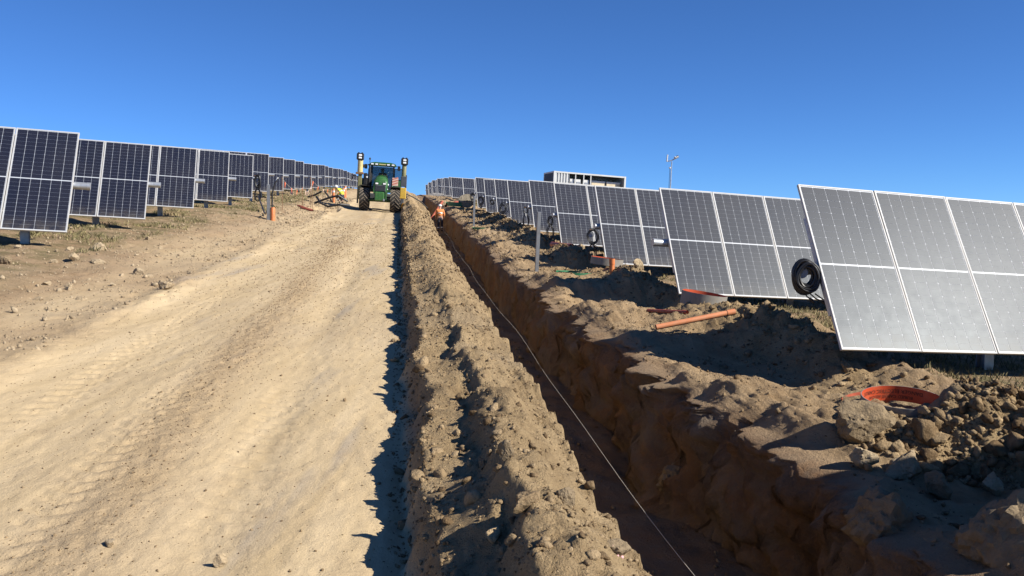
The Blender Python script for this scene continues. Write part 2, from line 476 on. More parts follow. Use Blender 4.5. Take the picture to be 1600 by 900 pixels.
def terrain(q, Y):
    """height and colour zones (road, clod, clay, grass) at track coordinates"""
    q = np.asarray(q, float); Y = np.asarray(Y, float)
    X = q - SK * Y
    z = base_height(q, Y)
    z = z + .05 * fbm(X / 5, Y / 7, 3, 3) * ss(np.abs(q + 1.5), 1.0, 6)
    sh = shift(Y)
    n07 = fbm(q * 0 + 3.1, Y / .7, 4, 21, .6); n25 = vnoise(q * 0 + 1.7, Y / 2.6, 31); n4 = vnoise(q * 0 + 8.2, Y / 4.5, 37)
    # --- track
    le = -3.35 + .22 * n25 + .1 * n07
    road = ss(q + .25 * fbm(q / .5, Y / .8, 3, 19), le - .7, le + .45) * (1 - ss(q, -.02, .14))
    z = z - ss(q, -6.5, -2.6) * (1 - ss(q, -.02, .14)) * (.05 + .20 * ss(Y, 15, 60))
    z = z - road * (.022 * np.exp(-((q + 1.0) / .22) ** 2) + .016 * np.exp(-((q + 2.55) / .3) ** 2))
    cw = np.exp(-((q + 1.72 - .1 * n4) / .26) ** 2) * (.55 + .45 * n25) * (1 - .5 * ss(Y, 14, 30))
    z = z + road * cw * (.012 + .020 * clods(q, Y, .055, 51) + .018 * np.abs(fbm(q / .12, Y / .25, 3, 55)))
    z = z + road * (.0022 * fbm(q / .35, Y / .9, 3, 61) + .0042 * fbm(q / .07, Y / .14, 3, 63))
    tr = np.exp(-((np.abs(q + 1.02) - .0) / .17) ** 4) * ss(vnoise(q * 0 + 4.4, Y / 1.9, 71), .05, .45)
    bars = ss(np.sin(2 * math.pi * (Y + .25 * (q + 1.02)) / .19), .0, .45)
    z = z - road * tr * .018 * bars
    tr2 = np.exp(-((q + 1.95) / .15) ** 4) * ss(vnoise(q * 0 + 2.9, Y / 2.3, 73), .0, .4)
    bars2 = ss(np.sin(2 * math.pi * (Y - .6 * np.abs(q + 1.95)) / .19), .0, .45)
    tr3 = np.exp(-((q + 2.75) / .17) ** 4) * ss(vnoise(q * 0 + 7.9, Y / 2.1, 75), -.1, .3)
    bars3 = ss(np.sin(2 * math.pi * (Y + .7 * np.abs(q + 2.75)) / .21), .0, .45)
    z = z - road * tr3 * .016 * bars3
    z = z - road * tr2 * .017 * bars2
    # grader windrow and a second wheel path on the far side of the track
    wr = np.exp(-((q + 3.45 + .15 * n25) / .24) ** 2) * (.5 + .5 * n4)
    z = z + wr * (.07 + .06 * clods(q, Y, .13, 81))
    p2 = np.exp(-((q + 4.45) / .35) ** 2)
    lf = 1 - ss(q, le - .5, le + .1)
    z = z + lf * (1 - .6 * p2) * (.045 * fbm(q / .9, Y / .9, 4, 85) + .03 * clods(q, Y, .22, 87) * ss(vnoise(q / .8, Y / .8, 88), -.1, .5) + .012 * clods(q, Y, .07, 89))
    z = z + lf * .08 * ss(-q, 4.2, 7.0)
    z = z - .55 * ss(q, -4.9, -4.6) * (1 - ss(q, -3.6, -3.3)) * ss(Y, 47.6, 48.2) * (1 - ss(Y, 51.5, 52.2))
    # --- spoil bank between track and trench
    e0 = .03 + .05 * n07 + .04 * n25 + .022 * fbm(q / .2, Y / .16, 3, 23) + .05 * vnoise(q * 0 + 2.2, Y / 1.4, 25)
    far1 = ss(Y, 8.5, 14)
    w2 = .47 + .07 * n07 + .05 * n25
    bank = (.235 + .05 * vnoise(q * 0 + 1.1, Y / .9, 27) + .04 * vnoise(q * 0 + 6.3, Y / .32, 28)) * ss(q, e0, e0 + .17)
    second = (1 - far1) * ss(q, w2, w2 + .13) * np.maximum(0, .11 + .06 * n4 + .05 * vnoise(q * 0 + 5.5, Y / .8, 151)) + far1 * (.16 + .07 * n25) * ss(q, e0 + .12, .62) 
    fall = ss(q, .70, 1.15)
    ql = 1.13 + .05 * n07 + .03 * fbm(q * 0, Y / .22, 2, 93) + sh
    second = second + .09 * vnoise(q / .8 + 3, Y / .95, 153) * ss(q, .15, .5) * (1 - fall) + .05 * vnoise(q / .5, Y / .5, 155) * (1 - fall)
    bz = bank + second * (1 - .95 * fall) - .03 * fall
    onb = ss(q, e0 + .02, e0 + .14) * (1 - ss(q, ql, ql + .2))
    rough = .030 * clods(q, Y, .16, 101) * ss(vnoise(q / .5, Y / .7, 102), -.1, .6) + .018 * clods(q, Y, .07, 103) * ss(vnoise(q / .3, Y / .4, 104), -.3, .5) + .012 * clods(q, Y, .033, 105) + .045 * fbm(q / .40, Y / .5, 6, 107, .58) + .02 * np.abs(fbm(q / .09, Y / .10, 3, 108))
    rough = rough * (1 - .70 * np.exp(-((q - .20) / .24) ** 2))
    # --- ground beyond the trench
    qr = np.interp(Y, QR_Y, QR_Q) + .05 * n07 + .025 * fbm(q * 0 + .5, Y / .25, 3, 111) + sh * .8
    qd = q - qr - .2
    rg = ss(qd, -.1, .35)
    und = .10 * fbm(q / .9, Y / 1.1, 3, 113) + .07 * np.abs(fbm(q / .5, Y / .35, 4, 115)) + .03 * fbm(q / .15, Y / .15, 4, 116, .6)
    qc = QC(Y) + .15 * n25
    wind = np.exp(-((q - qc) / .55) ** 2) * (.08 + .24 * np.cos((Y - 13.3) / 6.05 * math.pi) ** 2 + .06 * vnoise(q * 0 + 6.1, Y / 1.6, 117)) * (1 - ss(Y, 45, 62))
    heap = (1 - .8 * np.exp(-(((q - 4.68) / .42) ** 2 + ((Y - 8.6) / .42) ** 2) ** 2)) * .30 * np.exp(-(((q - 5.45) / .95) ** 2 + ((Y - 8.25) / .62) ** 2) ** 1.3)
    wind = np.maximum(wind * ss(Y, 10.2, 11.6), heap)
    cl2 = .06 * clods(q, Y, .26, 121) + .045 * clods(q, Y, .11, 123) + .02 * clods(q, Y, .045, 125) + .09 * fbm(q / .35, Y / .35, 5, 126, .62)
    cm = np.maximum(np.exp(-((q - qc) / .70) ** 2) * ss(Y, 9.6, 11) * (.3 + .7 * np.cos((Y - 13.3) / 6.05 * math.pi) ** 2), np.clip(heap * 5, 0, 1)) * (1 - ss(Y, 60, 75))
    rz = und * (1 - ss(q, 6, 8)) + wind + cl2 * cm + .012 * clods(q, Y, .06, 127) * ss(fbm(q / .4, Y / .4, 2, 128), -.1, .6)
    rz = rz - .05 * np.exp(-np.maximum(qd, 0) / .20) + .10 * (1 - ss(Y, 6.2, 7.0)) * (1 - ss(qd, .3, 1.0))
    # shallow cross trenches run from every table to the open trench, with spoil left between them
    dn = np.min(np.abs((Y + .25 * n25)[..., None] - HOLLOWS), axis=-1)
    hol = (1 - ss(dn + .2 * vnoise(q / .8, Y / .8, 141), .75, 1.45)) * (1 - ss(q, 4.9, 5.6)) * (1 - ss(Y, 55, 60)) * (.45 + .55 * ss(qd, .1, .7))
    rz = rz * (1 - .5 * hol) - (.24 - .006 * np.minimum(Y, 30)) * hol - .06 + .06 * (1 - hol) * (1 - ss(q, 4.5, 5.5))
    # --- trench
    zf = -1.15 - .20 * (1 - ss(Y, 9, 16)) - .05 * ss(Y, 25, 55)
    zfl = zf + .03 * fbm(q / .3, Y / .4, 3, 131) + .02 * clods(q, Y, .1, 133)
    lw = ss(q, ql, ql + .13)
    wob = .05 * fbm(q * 0 + 9, Y / .9, 3, 137, .5)
    t = np.clip((q - qr - wob) / .25, 0, 1)
    rw = 1 - (1 - t) ** 2.6
    rw = .5 * rw + .5 * ss(t, 0, .55)
    fade = 1 - ss(Y, 95, 110)
    left = bz + rough * onb
    right = rz * rg + (1 - rg) * -.16
    mid = (q > ql + .065)
    top = np.where(q < 1.65 + sh, left, right)
    inside = lw * (1 - rw)
    dz = top * (1 - inside) + zfl * inside
    zone_side = ss(q, e0 - .1, e0 + .05)
    z = z + dz * zone_side * (fade * .85 + .15)
    wallm = np.clip(lw * (1 - ss(t, .55, 1.0)), 0, 1) * (q > 1.8)
    clod = np.clip(np.maximum(onb, cm * rg) + .55 * road * cw + .5 * rg * (1 - ss(q, 5, 7)), 0, 1)
    clay = np.maximum(wallm * ss(t, .0, .10), .8 * inside * (q > ql + .12) * (t < .05))  # clay on the cut face; its darker colour also deepens the floor's shade
    grass = np.clip(lf * ss(-q, 4.8, 6.6) + ss(q, 5.9, 7.2), 0, 1)
    roadw = ss(q + .9 * fbm(q / 1.3, Y / 2.4, 4, 20), -7.2, -3.3) * (1 - ss(q, -.02, .14))
    roadc = np.clip(roadw * (1 - .65 * np.clip(cw, 0, 1)) * (1 - .35 * lf) + .25 * lf * p2, 0, 1)
    return z, np.stack([roadc, clod, clay, grass], -1)

def gz(q, Y):
    return float(terrain(np.array([q]), np.array([Y]))[0][0])

def at(q, Y, dz=0.0):
    return Vector((q - SK * Y, Y, gz(q, Y) + dz))

def wall_base(Y):
    return np.interp(Y, QR_Y, QR_Q) + shift(Y) * .8

def build_ground():
    def seg(a, b, step): return list(np.arange(a, b - 1e-6, step))
    qs = (seg(-6, -3.4, .034) + seg(-3.4, -.1, .0195) + seg(-.1, 1.1, .016) + seg(1.1, 1.34, .013) + seg(1.34, 2.4, .035)
          + seg(2.4, 2.46, .010) + seg(2.46, 2.86, .0055) + seg(2.86, 3.2, .014) + seg(3.2, 6.6, .024) + seg(6.6, 12, .09))
    lo = []; v = -6.0; st = .05
    while v > -260: v -= st; st *= 1.07; lo.append(v)
    hi = []; v = 12.0; st = .1
    while v < 260: hi.append(v); v += st; st *= 1.09
    p = np.array(lo[::-1] + qs + hi)
    ys = seg(-30, -4, 1.3) + seg(-4, 2.6, .09); v = 2.6
    while v < 420: ys.append(v); v += v * (.0058 if v < 20 else .0095)
    Y = np.array(ys)
    Pp, YY = np.meshgrid(p, Y)
    w = ss(Pp, 1.4, 2.4) * (1 - ss(Pp, 3.2, 5.8))
    Q = (Pp + (wall_base(YY) - 2.5) * w).ravel(); YY = YY.ravel()
    z, zone = terrain(Q, YY)
    # the cut face bulges in blocks: push it sideways with lumps that follow length and height of the face
    wm = zone[:, 2] * (Q > wall_base(YY) - .06)
    hz = z - base_height(Q, YY)
    near = 1 - .6 * ss(YY, 11, 26)
    lump = .26 * (clods(YY + .12 * hz, hz * 1.1, .62, 301) - .25) + .15 * (clods(YY, hz, .27, 303) - .25) + .07 * clods(YY, hz, .11, 305)
    crack = -.14 * (1 - ss(np.abs(vnoise(YY / .55 + .5 * hz, hz / .8, 307)), .0, .09)) - .08 * (1 - ss(np.abs(vnoise(YY / .3 - .4 * hz, hz / .35, 308)), .0, .10))
    D = (lump + crack + .035 * vnoise(hz / .09 + .3 * vnoise(YY / .8, hz / .4, 313), YY / 1.6, 311) + .03 * np.abs(fbm(YY / .10, hz / .12, 3, 315)) + .08 * fbm(YY / .35, hz / .35, 6, 309, .66)) * near
    Q = Q - D * np.clip(wm * 1.6, 0, 1)
    X = Q - SK * YY
    V = np.stack([X, YY, z], -1)
    nq, ny = len(p), len(Y)
    i = np.arange(ny - 1)[:, None] * nq + np.arange(nq - 1)[None, :]
    F = np.stack([i, i + 1, i + nq + 1, i + nq], -1).reshape(-1, 4)
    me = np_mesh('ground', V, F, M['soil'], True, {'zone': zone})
    o = put(bpy.data.objects.new('ground', me))
    tag(o, kind='structure')
    print('ground', len(V), 'verts')

build_ground()

# ------------------------------------------------------------------ loose stones and clods
def ico(sub):
    bm = bmesh.new(); bmesh.ops.create_icosphere(bm, subdivisions=sub, radius=1.0)
    bm.verts.index_update()
    V = np.array([v.co[:] for v in bm.verts]); F = np.array([[v.index for v in f.verts] for f in bm.faces]); bm.free()
    return V, F

def facet(V, nrng, planes=9, lo=.62, hi=1.0):
    n = nrng.normal(size=(planes, 3)); n /= np.linalg.norm(n, axis=1)[:, None]
    d = nrng.uniform(lo, hi, planes)
    U = V / np.linalg.norm(V, axis=1)[:, None]
    c = U @ n.T
    r = np.min(np.where(c > .05, d / np.maximum(c, .05), 9), axis=1)
    return U * np.minimum(r, 1.25)[:, None]

ICO1, ICO1F = ico(1); ICO2, ICO2F = ico(2)
VAR1 = [facet(ICO1, rng, 8, .5) * (1 + .16 * rng.normal(size=(len(ICO1), 1))) for _ in range(10)]
VAR2 = [facet(ICO2, rng, 10, .45) * (1 + .10 * rng.normal(size=(len(ICO2), 1))) for _ in range(10)]

ICO3, ICO3F = ico(3)
VAR3 = []
for k_ in range(10):
    U_ = facet(ICO3, rng, 9, .42)
    VAR3.append(U_ * (1 + .09 * fbm(ICO3[:, 0] * 3.2 + k_ * 7, ICO3[:, 1] * 2.2 + ICO3[:, 2] * 1.9, 4, 900 + k_, .6))[:, None])

def scatter(name, q, Y, size, mat, sink=.25, tone=None):
    n = len(q)
    z, _ = terrain(q, Y)
    X = q - SK * Y
    scr = size / np.maximum(Y, 2)
    Vs, Fs, Ts = [], [], []
    off = 0
    ang = rng.uniform(0, 2 * math.pi, n); tilt = rng.normal(0, .5, (n, 2))
    sc = np.stack([rng.uniform(.75, 1.3, n), rng.uniform(.7, 1.15, n), rng.uniform(.5, .95, n)], -1) * size[:, None]
    tone = rng.uniform(0, 1, n) if tone is None else tone
    var = rng.integers(0, 10, n)
    lev = np.where(scr > .0105, 2, np.where(scr > .0055, 1, 0))
    for big in (0, 1, 2):
        for k in range(10):
            idx = np.where((var == k) & (lev == big))[0]
            if not len(idx): continue
            B, F = ((VAR1[k], ICO1F), (VAR2[k], ICO2F), (VAR3[k], ICO3F))[big]
            P = B[None] * sc[idx][:, None, :]
            ca, sa = np.cos(ang[idx])[:, None], np.sin(ang[idx])[:, None]
            t1, t2 = tilt[idx, 0][:, None], tilt[idx, 1][:, None]
            x, y, zz = P[..., 0], P[..., 1], P[..., 2]
            y, zz = y * np.cos(t1) - zz * np.sin(t1), y * np.sin(t1) + zz * np.cos(t1)
            x, zz = x * np.cos(t2) - zz * np.sin(t2), x * np.sin(t2) + zz * np.cos(t2)
            x, y = x * ca - y * sa, x * sa + y * ca
            cz = z[idx] + sc[idx, 2] * (1 - 2 * sink)
            W = np.stack([x + X[idx][:, None], y + Y[idx][:, None], zz + cz[:, None]], -1).reshape(-1, 3)
            nv = len(B)
            FF = (F[None] + (np.arange(len(idx)) * nv)[:, None, None]).reshape(-1, 3) + off
            Vs.append(W); Fs.append(FF); Ts.append(np.repeat(tone[idx], nv)); off += len(W)
    me = np_mesh(name, np.concatenate(Vs), np.concatenate(Fs), mat, False, {'tone': np.concatenate(Ts)})
    o = put(bpy.data.objects.new(name, me))
    print(name, n, 'stones', len(me.polygons), 'tris')
    return o

def logY(n, a, b):
    return np.exp(rng.uniform(math.log(a), math.log(b), n))

def sizes(n, Y, med, sig, smin, smax):
    s = np.exp(rng.normal(math.log(med), sig, n))
    return np.clip(np.maximum(s, .0011 * Y), smin, smax)

n = 8500; Yb = logY(n, 3.0, 45); qb = rng.uniform(.05, 1.12, n) + shift(Yb); qb[:2500] = rng.uniform(-.08, .22, 2500)
tag(scatter('soil_clods', qb, Yb, sizes(n, Yb, .0058, .80, .003, .060), M['clod'], .42),
    'loose brown clods and crumbs covering the spoil bank beside the trench', 'soil clods', kind='stuff')
n = 9000; Yw = logY(n, 7.4, 60)
kk = rng.uniform(0, 1, n) < (.25 + .75 * np.cos((Yw - 13.3) / 6.05 * math.pi) ** 2)
Yw = Yw[kk & (Yw > 9.8)]; qw = QC(Yw) + rng.normal(0, .48, len(Yw))
nh = 6500; ah = rng.uniform(0, 2 * math.pi, nh); rh = np.sqrt(rng.uniform(0, 1.25, nh))
Yw = np.concatenate([Yw, 8.1 + .62 * rh * np.sin(ah)]); qw = np.concatenate([qw, 5.40 + 1.25 * rh * np.cos(ah)])
keep = ((qw - 4.68) / .46) ** 2 + ((Yw - 8.60) / .46) ** 2 > 1
Yw, qw = Yw[keep], qw[keep]
tag(scatter('soil_clods', qw, Yw, sizes(len(qw), Yw, .0105, .85, .004, .13), M['clod'], .42),
    'coarse broken clods of the spoil heaps under the grey panel tables', 'soil clods', kind='stuff')
n = 2200; Yr = logY(n, 4.5, 50); qr_ = rng.uniform(2.75, 4.4, n)
tag(scatter('soil_clods', qr_, Yr, sizes(n, Yr, .008, .6, .004, .05), M['clod'], .3),
    'small crumbs scattered on the trench shoulder below the spoil heaps', 'soil clods', kind='stuff')
n = 2600; Yc = logY(n, 3.4, 30); qc_ = -1.72 + rng.normal(0, .2, n)
qc2 = rng.uniform(-3.4, -.05, 5200); Yc2 = logY(5200, 3.4, 40)
qq = np.concatenate([qc_, qc2]); yy = np.concatenate([Yc, Yc2])
tag(scatter('gravel', qq, yy, np.clip(np.maximum(np.exp(rng.normal(math.log(.0031), .55, len(qq))), .0006 * yy), .002, .02), M['clod'], .35),
    'fine gravel and crumbs strewn along the pale dirt track', 'gravel', kind='stuff')
n = 5200; Yl = logY(n, 7, 75); ql_ = -3.3 - np.abs(rng.normal(0, 2.4, n)) - .2
tag(scatter('gravel', ql_, Yl, np.clip(np.maximum(np.exp(rng.normal(math.log(.012), .55, n)), .0009 * Yl), .006, .06), M['rock'], .35),
    'pale limestone rubble strewn beside the track below the dark panels', 'rubble', kind='stuff')
n = 700; Yf = logY(n, 6, 60); qf = rng.uniform(1.35, 2.3, n) + shift(Yf)
tag(scatter('soil_clods', qf, Yf, sizes(n, Yf, .014, .5, .006, .05), M['clod'], .3),
    'fallen clods lying on the trench floor', 'soil clods', kind='stuff')

# ------------------------------------------------------------------ dry grass (stuff)
def grass_stuff(name, q, Y, label, hmin=.06, hmax=.22, blades=9):
    n = len(q); z, _ = terrain(q, Y); X = q - SK * Y
    N = n * blades
    idx = np.repeat(np.arange(n), blades)
    a = rng.uniform(0, 2 * math.pi, N); h = rng.uniform(hmin, hmax, N); w = np.maximum(.0025, .00035 * Y[idx]); lean = rng.uniform(.1, .9, N) * h
    ox = rng.normal(0, .05, N); oy = rng.normal(0, .05, N)
    bx = X[idx] + ox; by = Y[idx] + oy; bz = z[idx] - .01
    px, py = -np.sin(a) * w, np.cos(a) * w
    A = np.stack([bx - px, by - py, bz], -1); B = np.stack([bx + px, by + py, bz], -1)
    C = np.stack([bx + np.cos(a) * lean * .4 + px * .6, by + np.sin(a) * lean * .4 + py * .6, bz + h * .65], -1)
    D = np.stack([bx + np.cos(a) * lean, by + np.sin(a) * lean, bz + h], -1)
    V = np.stack([A, B, C, D], 1).reshape(-1, 3)
    i = np.arange(N)[:, None] * 4
    F = np.concatenate([i + [[0, 1, 2]], i + [[0, 2, 3]]]).astype(np.int32)
    tone = np.repeat(np.clip(rng.uniform(0, 1, n)[idx] * .6 + rng.uniform(0, .4, N), 0, 1), 4)
    o = put(bpy.data.objects.new(name, np_mesh(name, V, F, M['grass'], False, {'tone': tone})))
    return tag(o, label, 'grass', kind='stuff')

n = 4200; Yg = logY(n, 17, 120); qg = -5.8 - np.abs(rng.normal(0, 3.0, n))
k = vnoise(qg / 1.1, Yg / 1.8, 201) > .12
grass_stuff('dry_grass', qg[k], Yg[k], 'thin dry olive grass growing between the dark panel rows', .03, .13)
n = 4200; Yg = logY(n, 9.5, 90); qg = 6.3 + np.abs(rng.normal(0, 3.0, n))
grass_stuff('dry_grass', qg, Yg, 'short dry grass under the grey panel rows behind the spoil heaps', .03, .10)

# ------------------------------------------------------------------ solar trackers
AX = Vector((.9555, .290, -.056)).normalized()
UP = Vector((-.0915, .4717, .877)); UP = (UP - AX * UP.dot(AX)).normalized()
NO = AX.cross(UP)
PANEL_ROT = Matrix((AX, UP, NO)).transposed()            # columns = axis, slope, normal
PANEL_EUL = PANEL_ROT.to_euler()
MW, MH = 1.134, 2.278
PITCH = 1.150

def module_meshes():
    fr = MB(); t = .018; d = .036
    fr.box((0, MH / 2 - t / 2, -d / 2 + .004), (MW, t, d)); fr.box((0, -MH / 2 + t / 2, -d / 2 + .004), (MW, t, d))
    fr.box((-MW / 2 + t / 2, 0, -d / 2 + .004), (t, MH - 2 * t, d)); fr.box((MW / 2 - t / 2, 0, -d / 2 + .004), (t, MH - 2 * t, d))
    frame = fr.mesh('solar_module', M['alu'])
    bk = MB().box((0, 0, -.008), (MW - 2 * t - .002, MH - 2 * t - .002, .012))
    sheet = bk.mesh('backsheet', M['backsheet'])
    iw = MW - 2 * t - .022; ih = MH - 2 * t - .028; mid = .024
    gx, gy, ch = .0060, .0026, .0058
    cw = (iw - 5 * gx) / 6; chh = ((ih - mid) / 2 - 11 * gy) / 12
    cells = MB(); polys = []
    for half in (0, 1):
        for r in range(12):
            for c in range(6):
                x0 = -iw / 2 + c * (cw + gx); x1 = x0 + cw
                y0 = (mid / 2 if half else -ih / 2) + r * (chh + gy); y1 = y0 + chh
                top = (r % 2 == 1)
                if top: poly = [(x0, y0), (x1, y0), (x1, y1 - ch), (x1 - ch, y1), (x0 + ch, y1), (x0, y1 - ch)]
                else: poly = [(x0 + ch, y0), (x1 - ch, y0), (x1, y0 + ch), (x1, y1), (x0, y1), (x0, y0 + ch)]
                cells.add([(x, y, 0.0) for x, y in poly], [tuple(range(6))]); polys.append((poly, x0, y0, top))
    cm = cells.mesh('cell_grid', M['cell'], fixn=False)
    single = {}
    for poly, x0, y0, top in polys:
        if top not in single:
            single[top] = MB().add([(x - x0, y - y0, 0.0) for x, y in poly], [tuple(range(6))]).mesh('solar_cell', M['cell'], fixn=False)
    return frame, sheet, cm, [(x0, y0, single[top]) for poly, x0, y0, top in polys]

MOD_FRAME, MOD_SHEET, MOD_CELLS, CELL_LIST = module_meshes()
H_BEAM = [(-.075, -.075), (.075, -.075), (.075, -.066), (.005, -.066), (.005, .066), (.075, .066), (.075, .075), (-.075, .075), (-.075, .066), (-.005, .066), (-.005, -.066), (-.075, -.066)]
POST_MESH = MB().prism(H_BEAM, 0, 1).mesh('post', M['post'])
RAIL_MESH = MB().box((0, 0, 0), (.05, 1.35, .045)).mesh('mounting_rail', M['galv'])
TUBE_MESH = {}
def tube_mesh(L):
    k = round(L, 2)
    if k not in TUBE_MESH:
        r = .072
        b = MB().tube([(0, 0, 0), (L, 0, 0)], r, 14, cap=False)
        b.tube([(0, 0, 0), (L, 0, 0)], r - .006, 14, cap=False)
        b.lathe([(r + .004, -.012), (r + .004, .05)], axis='X', n=14)
        TUBE_MESH[k] = b.mesh('torque_tube', M['galv'], smooth=True)
    return TUBE_MESH[k]

def tracker(side, q, Y, ztube, nmod, first_post, label, group, rails=False, tube_out=.28, vary=0.0, single=False):
    P0 = Vector((q - SK * Y, Y, ztube))
    s = 1 if side == 'R' else -1
    ax = AX * s
    rot = PANEL_ROT @ Matrix.Rotation(vary, 3, 'X') if vary else PANEL_ROT
    eul = rot.to_euler(); no = rot.col[2]
    b0 = P0 + ax * first_post
    root = empty('solar_tracker', (b0.x, b0.y, gz(b0.x + SK * b0.y, b0.y)))
    tag(root, label, 'solar tracker', group)
    base = root.location
    for j in range(nmod):
        c = P0 + ax * (MW / 2 + j * PITCH)
        o = put(bpy.data.objects.new('solar_module', MOD_FRAME), root)
        o.location = c - base
        wob = Matrix.Rotation(random.gauss(0, .0022), 3, 'X') @ Matrix.Rotation(random.gauss(0, .0015), 3, 'Y')
        o.rotation_euler = (rot @ wob).to_euler()
        put(bpy.data.objects.new('backsheet', MOD_SHEET), o)
        if single and j < 2:
            for x0, y0, me in CELL_LIST:
                cc = put(bpy.data.objects.new('solar_cell', me), o); cc.location = (x0, y0, 0); cc['slope'] = y0
        else:
            cg = put(bpy.data.objects.new('cell_grid', MOD_CELLS), o); cg['kind'] = 'stuff'
        if rails:
            rl = put(bpy.data.objects.new('mounting_rail', RAIL_MESH), root)
            rl.location = P0 + ax * (j * PITCH - .008 if j else .03) - no * .06 - base; rl.rotation_euler = eul
    L = nmod * PITCH + tube_out + .1
    tb = put(bpy.data.objects.new('torque_tube', tube_mesh(L)), root)
    tb.location = P0 - ax * tube_out - no * .155 - base
    m = Matrix((ax, UP if s > 0 else -UP, NO)).transposed()
    tb.rotation_euler = m.to_euler()
    x = first_post; first = True
    while x < nmod * PITCH:
        p = P0 + ax * x - no * .155
        g = gz(p.x + SK * p.y, p.y) - .3
        po = put(bpy.data.objects.new('post', POST_MESH), root)
        po.location = Vector((p.x, p.y, g)) - base
        po.scale = (1, 1, p.z + .03 - g)
        po.rotation_euler = (0, 0, math.atan2(AX.y, AX.x))
        x += 5.75
    return P0

ORD = ['first', 'second', 'third', 'fourth', 'fifth', 'sixth', 'seventh', 'eighth', 'ninth', 'tenth', 'eleventh', 'twelfth', 'thirteenth',
       'fourteenth', 'fifteenth', 'sixteenth', 'seventeenth', 'eighteenth', 'nineteenth', 'twentieth']
GR = 'grey dusty panel tables on the trench side of the track'
GL = 'dark blue panel tables on the far side of the track from the trench'
R_ROWS = [(5.13, 11.30, 1.66), (5.07, 17.42, 1.96), (5.08, 23.45, 2.36), (5.03, 29.59, 2.81), (5.06, 35.62, 3.28), (4.92, 41.75, 3.68), (4.95, 47.78, 4.11), (4.95, 53.91, 4.52), (4.95, 59.94, 5.02)]
L_ROWS = [(-6.38, 18.08, 3.09), (-6.55, 24.11, 3.47), (-6.64, 30.05, 3.95), (-6.66, 35.98, 4.40), (-6.66, 41.91, 4.80), (-6.78, 47.85, 5.40), (-6.76, 53.77, 5.74), (-6.77, 59.80, 6.14), (-6.83, 65.73, 6.53), (-6.83, 71.65, 6.85)]
R_LABEL = ['large grey tilted panel table above the orange coil and boulder heap',
           'grey panel table behind the largest black cable coil, second along the trench',
           'grey panel table with a bare steel tube end showing beyond it, third along the trench',
           'grey panel table behind the hanging cable bundle with a tail, fourth along the trench',
           'grey panel table behind the tall galvanised stake, fifth along the trench',
           'grey panel table with a round black cable loop across its corner, sixth along the trench',
           'grey panel table seventh along the trench, beyond the looped cables',
           'narrow strip of grey panel table eighth along the trench',
           'grey panel table ninth along the trench, just before the cable drum']
L_LABEL = ['large dark blue panel table cut by the picture edge, standing in stony ground',
           'dark blue panel table second from the picture edge, standing in dry weeds',
           'dark blue panel table third from the picture edge, beside the rough track shoulder',
           'dark blue panel table fourth from the picture edge, wide panel above grass',
           'dark blue panel table fifth from the picture edge, brown cable bundle at its end',
           'dark blue panel table sixth from the picture edge, behind the orange-footed stake',
           'dark blue panel table seventh from the picture edge, behind the white stake tip',
           'dark blue panel table eighth from the picture edge, behind the first bunting flag',
           'dark blue panel table ninth from the picture edge, above the hanging bunting',
           'dark blue panel table tenth from the picture edge, above the bunting flags']
R_END = []; L_END = []
# the table just outside the frame: its shade lies across the near trench shoulder
tracker('R', 4.52, 5.25, base_height(4.52, 5.25) + 1.27, 6, 2.7, 'grey panel table nearest the camera, standing just past the picture edge by the trench', GR, True)
for i, (q, Y, z) in enumerate(R_ROWS):
    R_END.append(tracker('R', q, Y, z, 12 if i < 5 else 8, 2.7, R_LABEL[i], GR, i < 4, tube_out=(.10, .26, .1, .1, .1, .1, .12, .1, .1)[i], single=(i == 0)))
for i, (q, Y, z) in enumerate(L_ROWS):
    L_END.append(tracker('L', q, Y, z, 10 if i < 5 else 8, (.90, 1.3, 1.1, .85, 1.0)[i % 5], L_LABEL[i], GL, i < 4))
Y = 88.0
for i in range(15):
    q = 4.9 + .12 * math.sin(i * 2.1)
    lb = ('wide grey panel table on the crest behind the cable drum' if i == 0 else
          'grey panel table seen edge-on over the crest, %s behind the wide crest table' % ORD[i - 1])
    tracker('R', q, Y, float(base_height(q, Y)) + 1.27 + .05 * math.sin(i * 1.7), 8 if i < 3 else 5, 2.7, lb, GR, tube_out=.1)
    Y += 6.05
Y = 77.6
for i in range(14):
    q = -6.85 + .10 * math.sin(i * 1.9)
    lb = 'dark blue panel table over the crest, %s beyond the bunting towards the tractor' % ORD[i]
    tracker('L', q, Y, float(base_height(q, Y)) + 1.40 + .05 * math.sin(i * 1.3), 8 if i < 3 else 5, .9, lb, GL)
    Y += 5.95

# ------------------------------------------------------------------ cable bundles hanging from tube ends
def ring_pts(c, r, ux, uy, n=22, sx=1.0, sy=1.0, wob=.0, a0=0.0, turns=1.0):
    pts = []
    m = int(n * turns)
    for k in range(m + 1):
        a = a0 + 2 * math.pi * k / n
        rr = r * (1 + wob * math.sin(3 * a + a0 * 5))
        pts.append(Vector(c) + ux * (rr * sx * math.cos(a)) + uy * (rr * sy * math.sin(a)))
    return pts

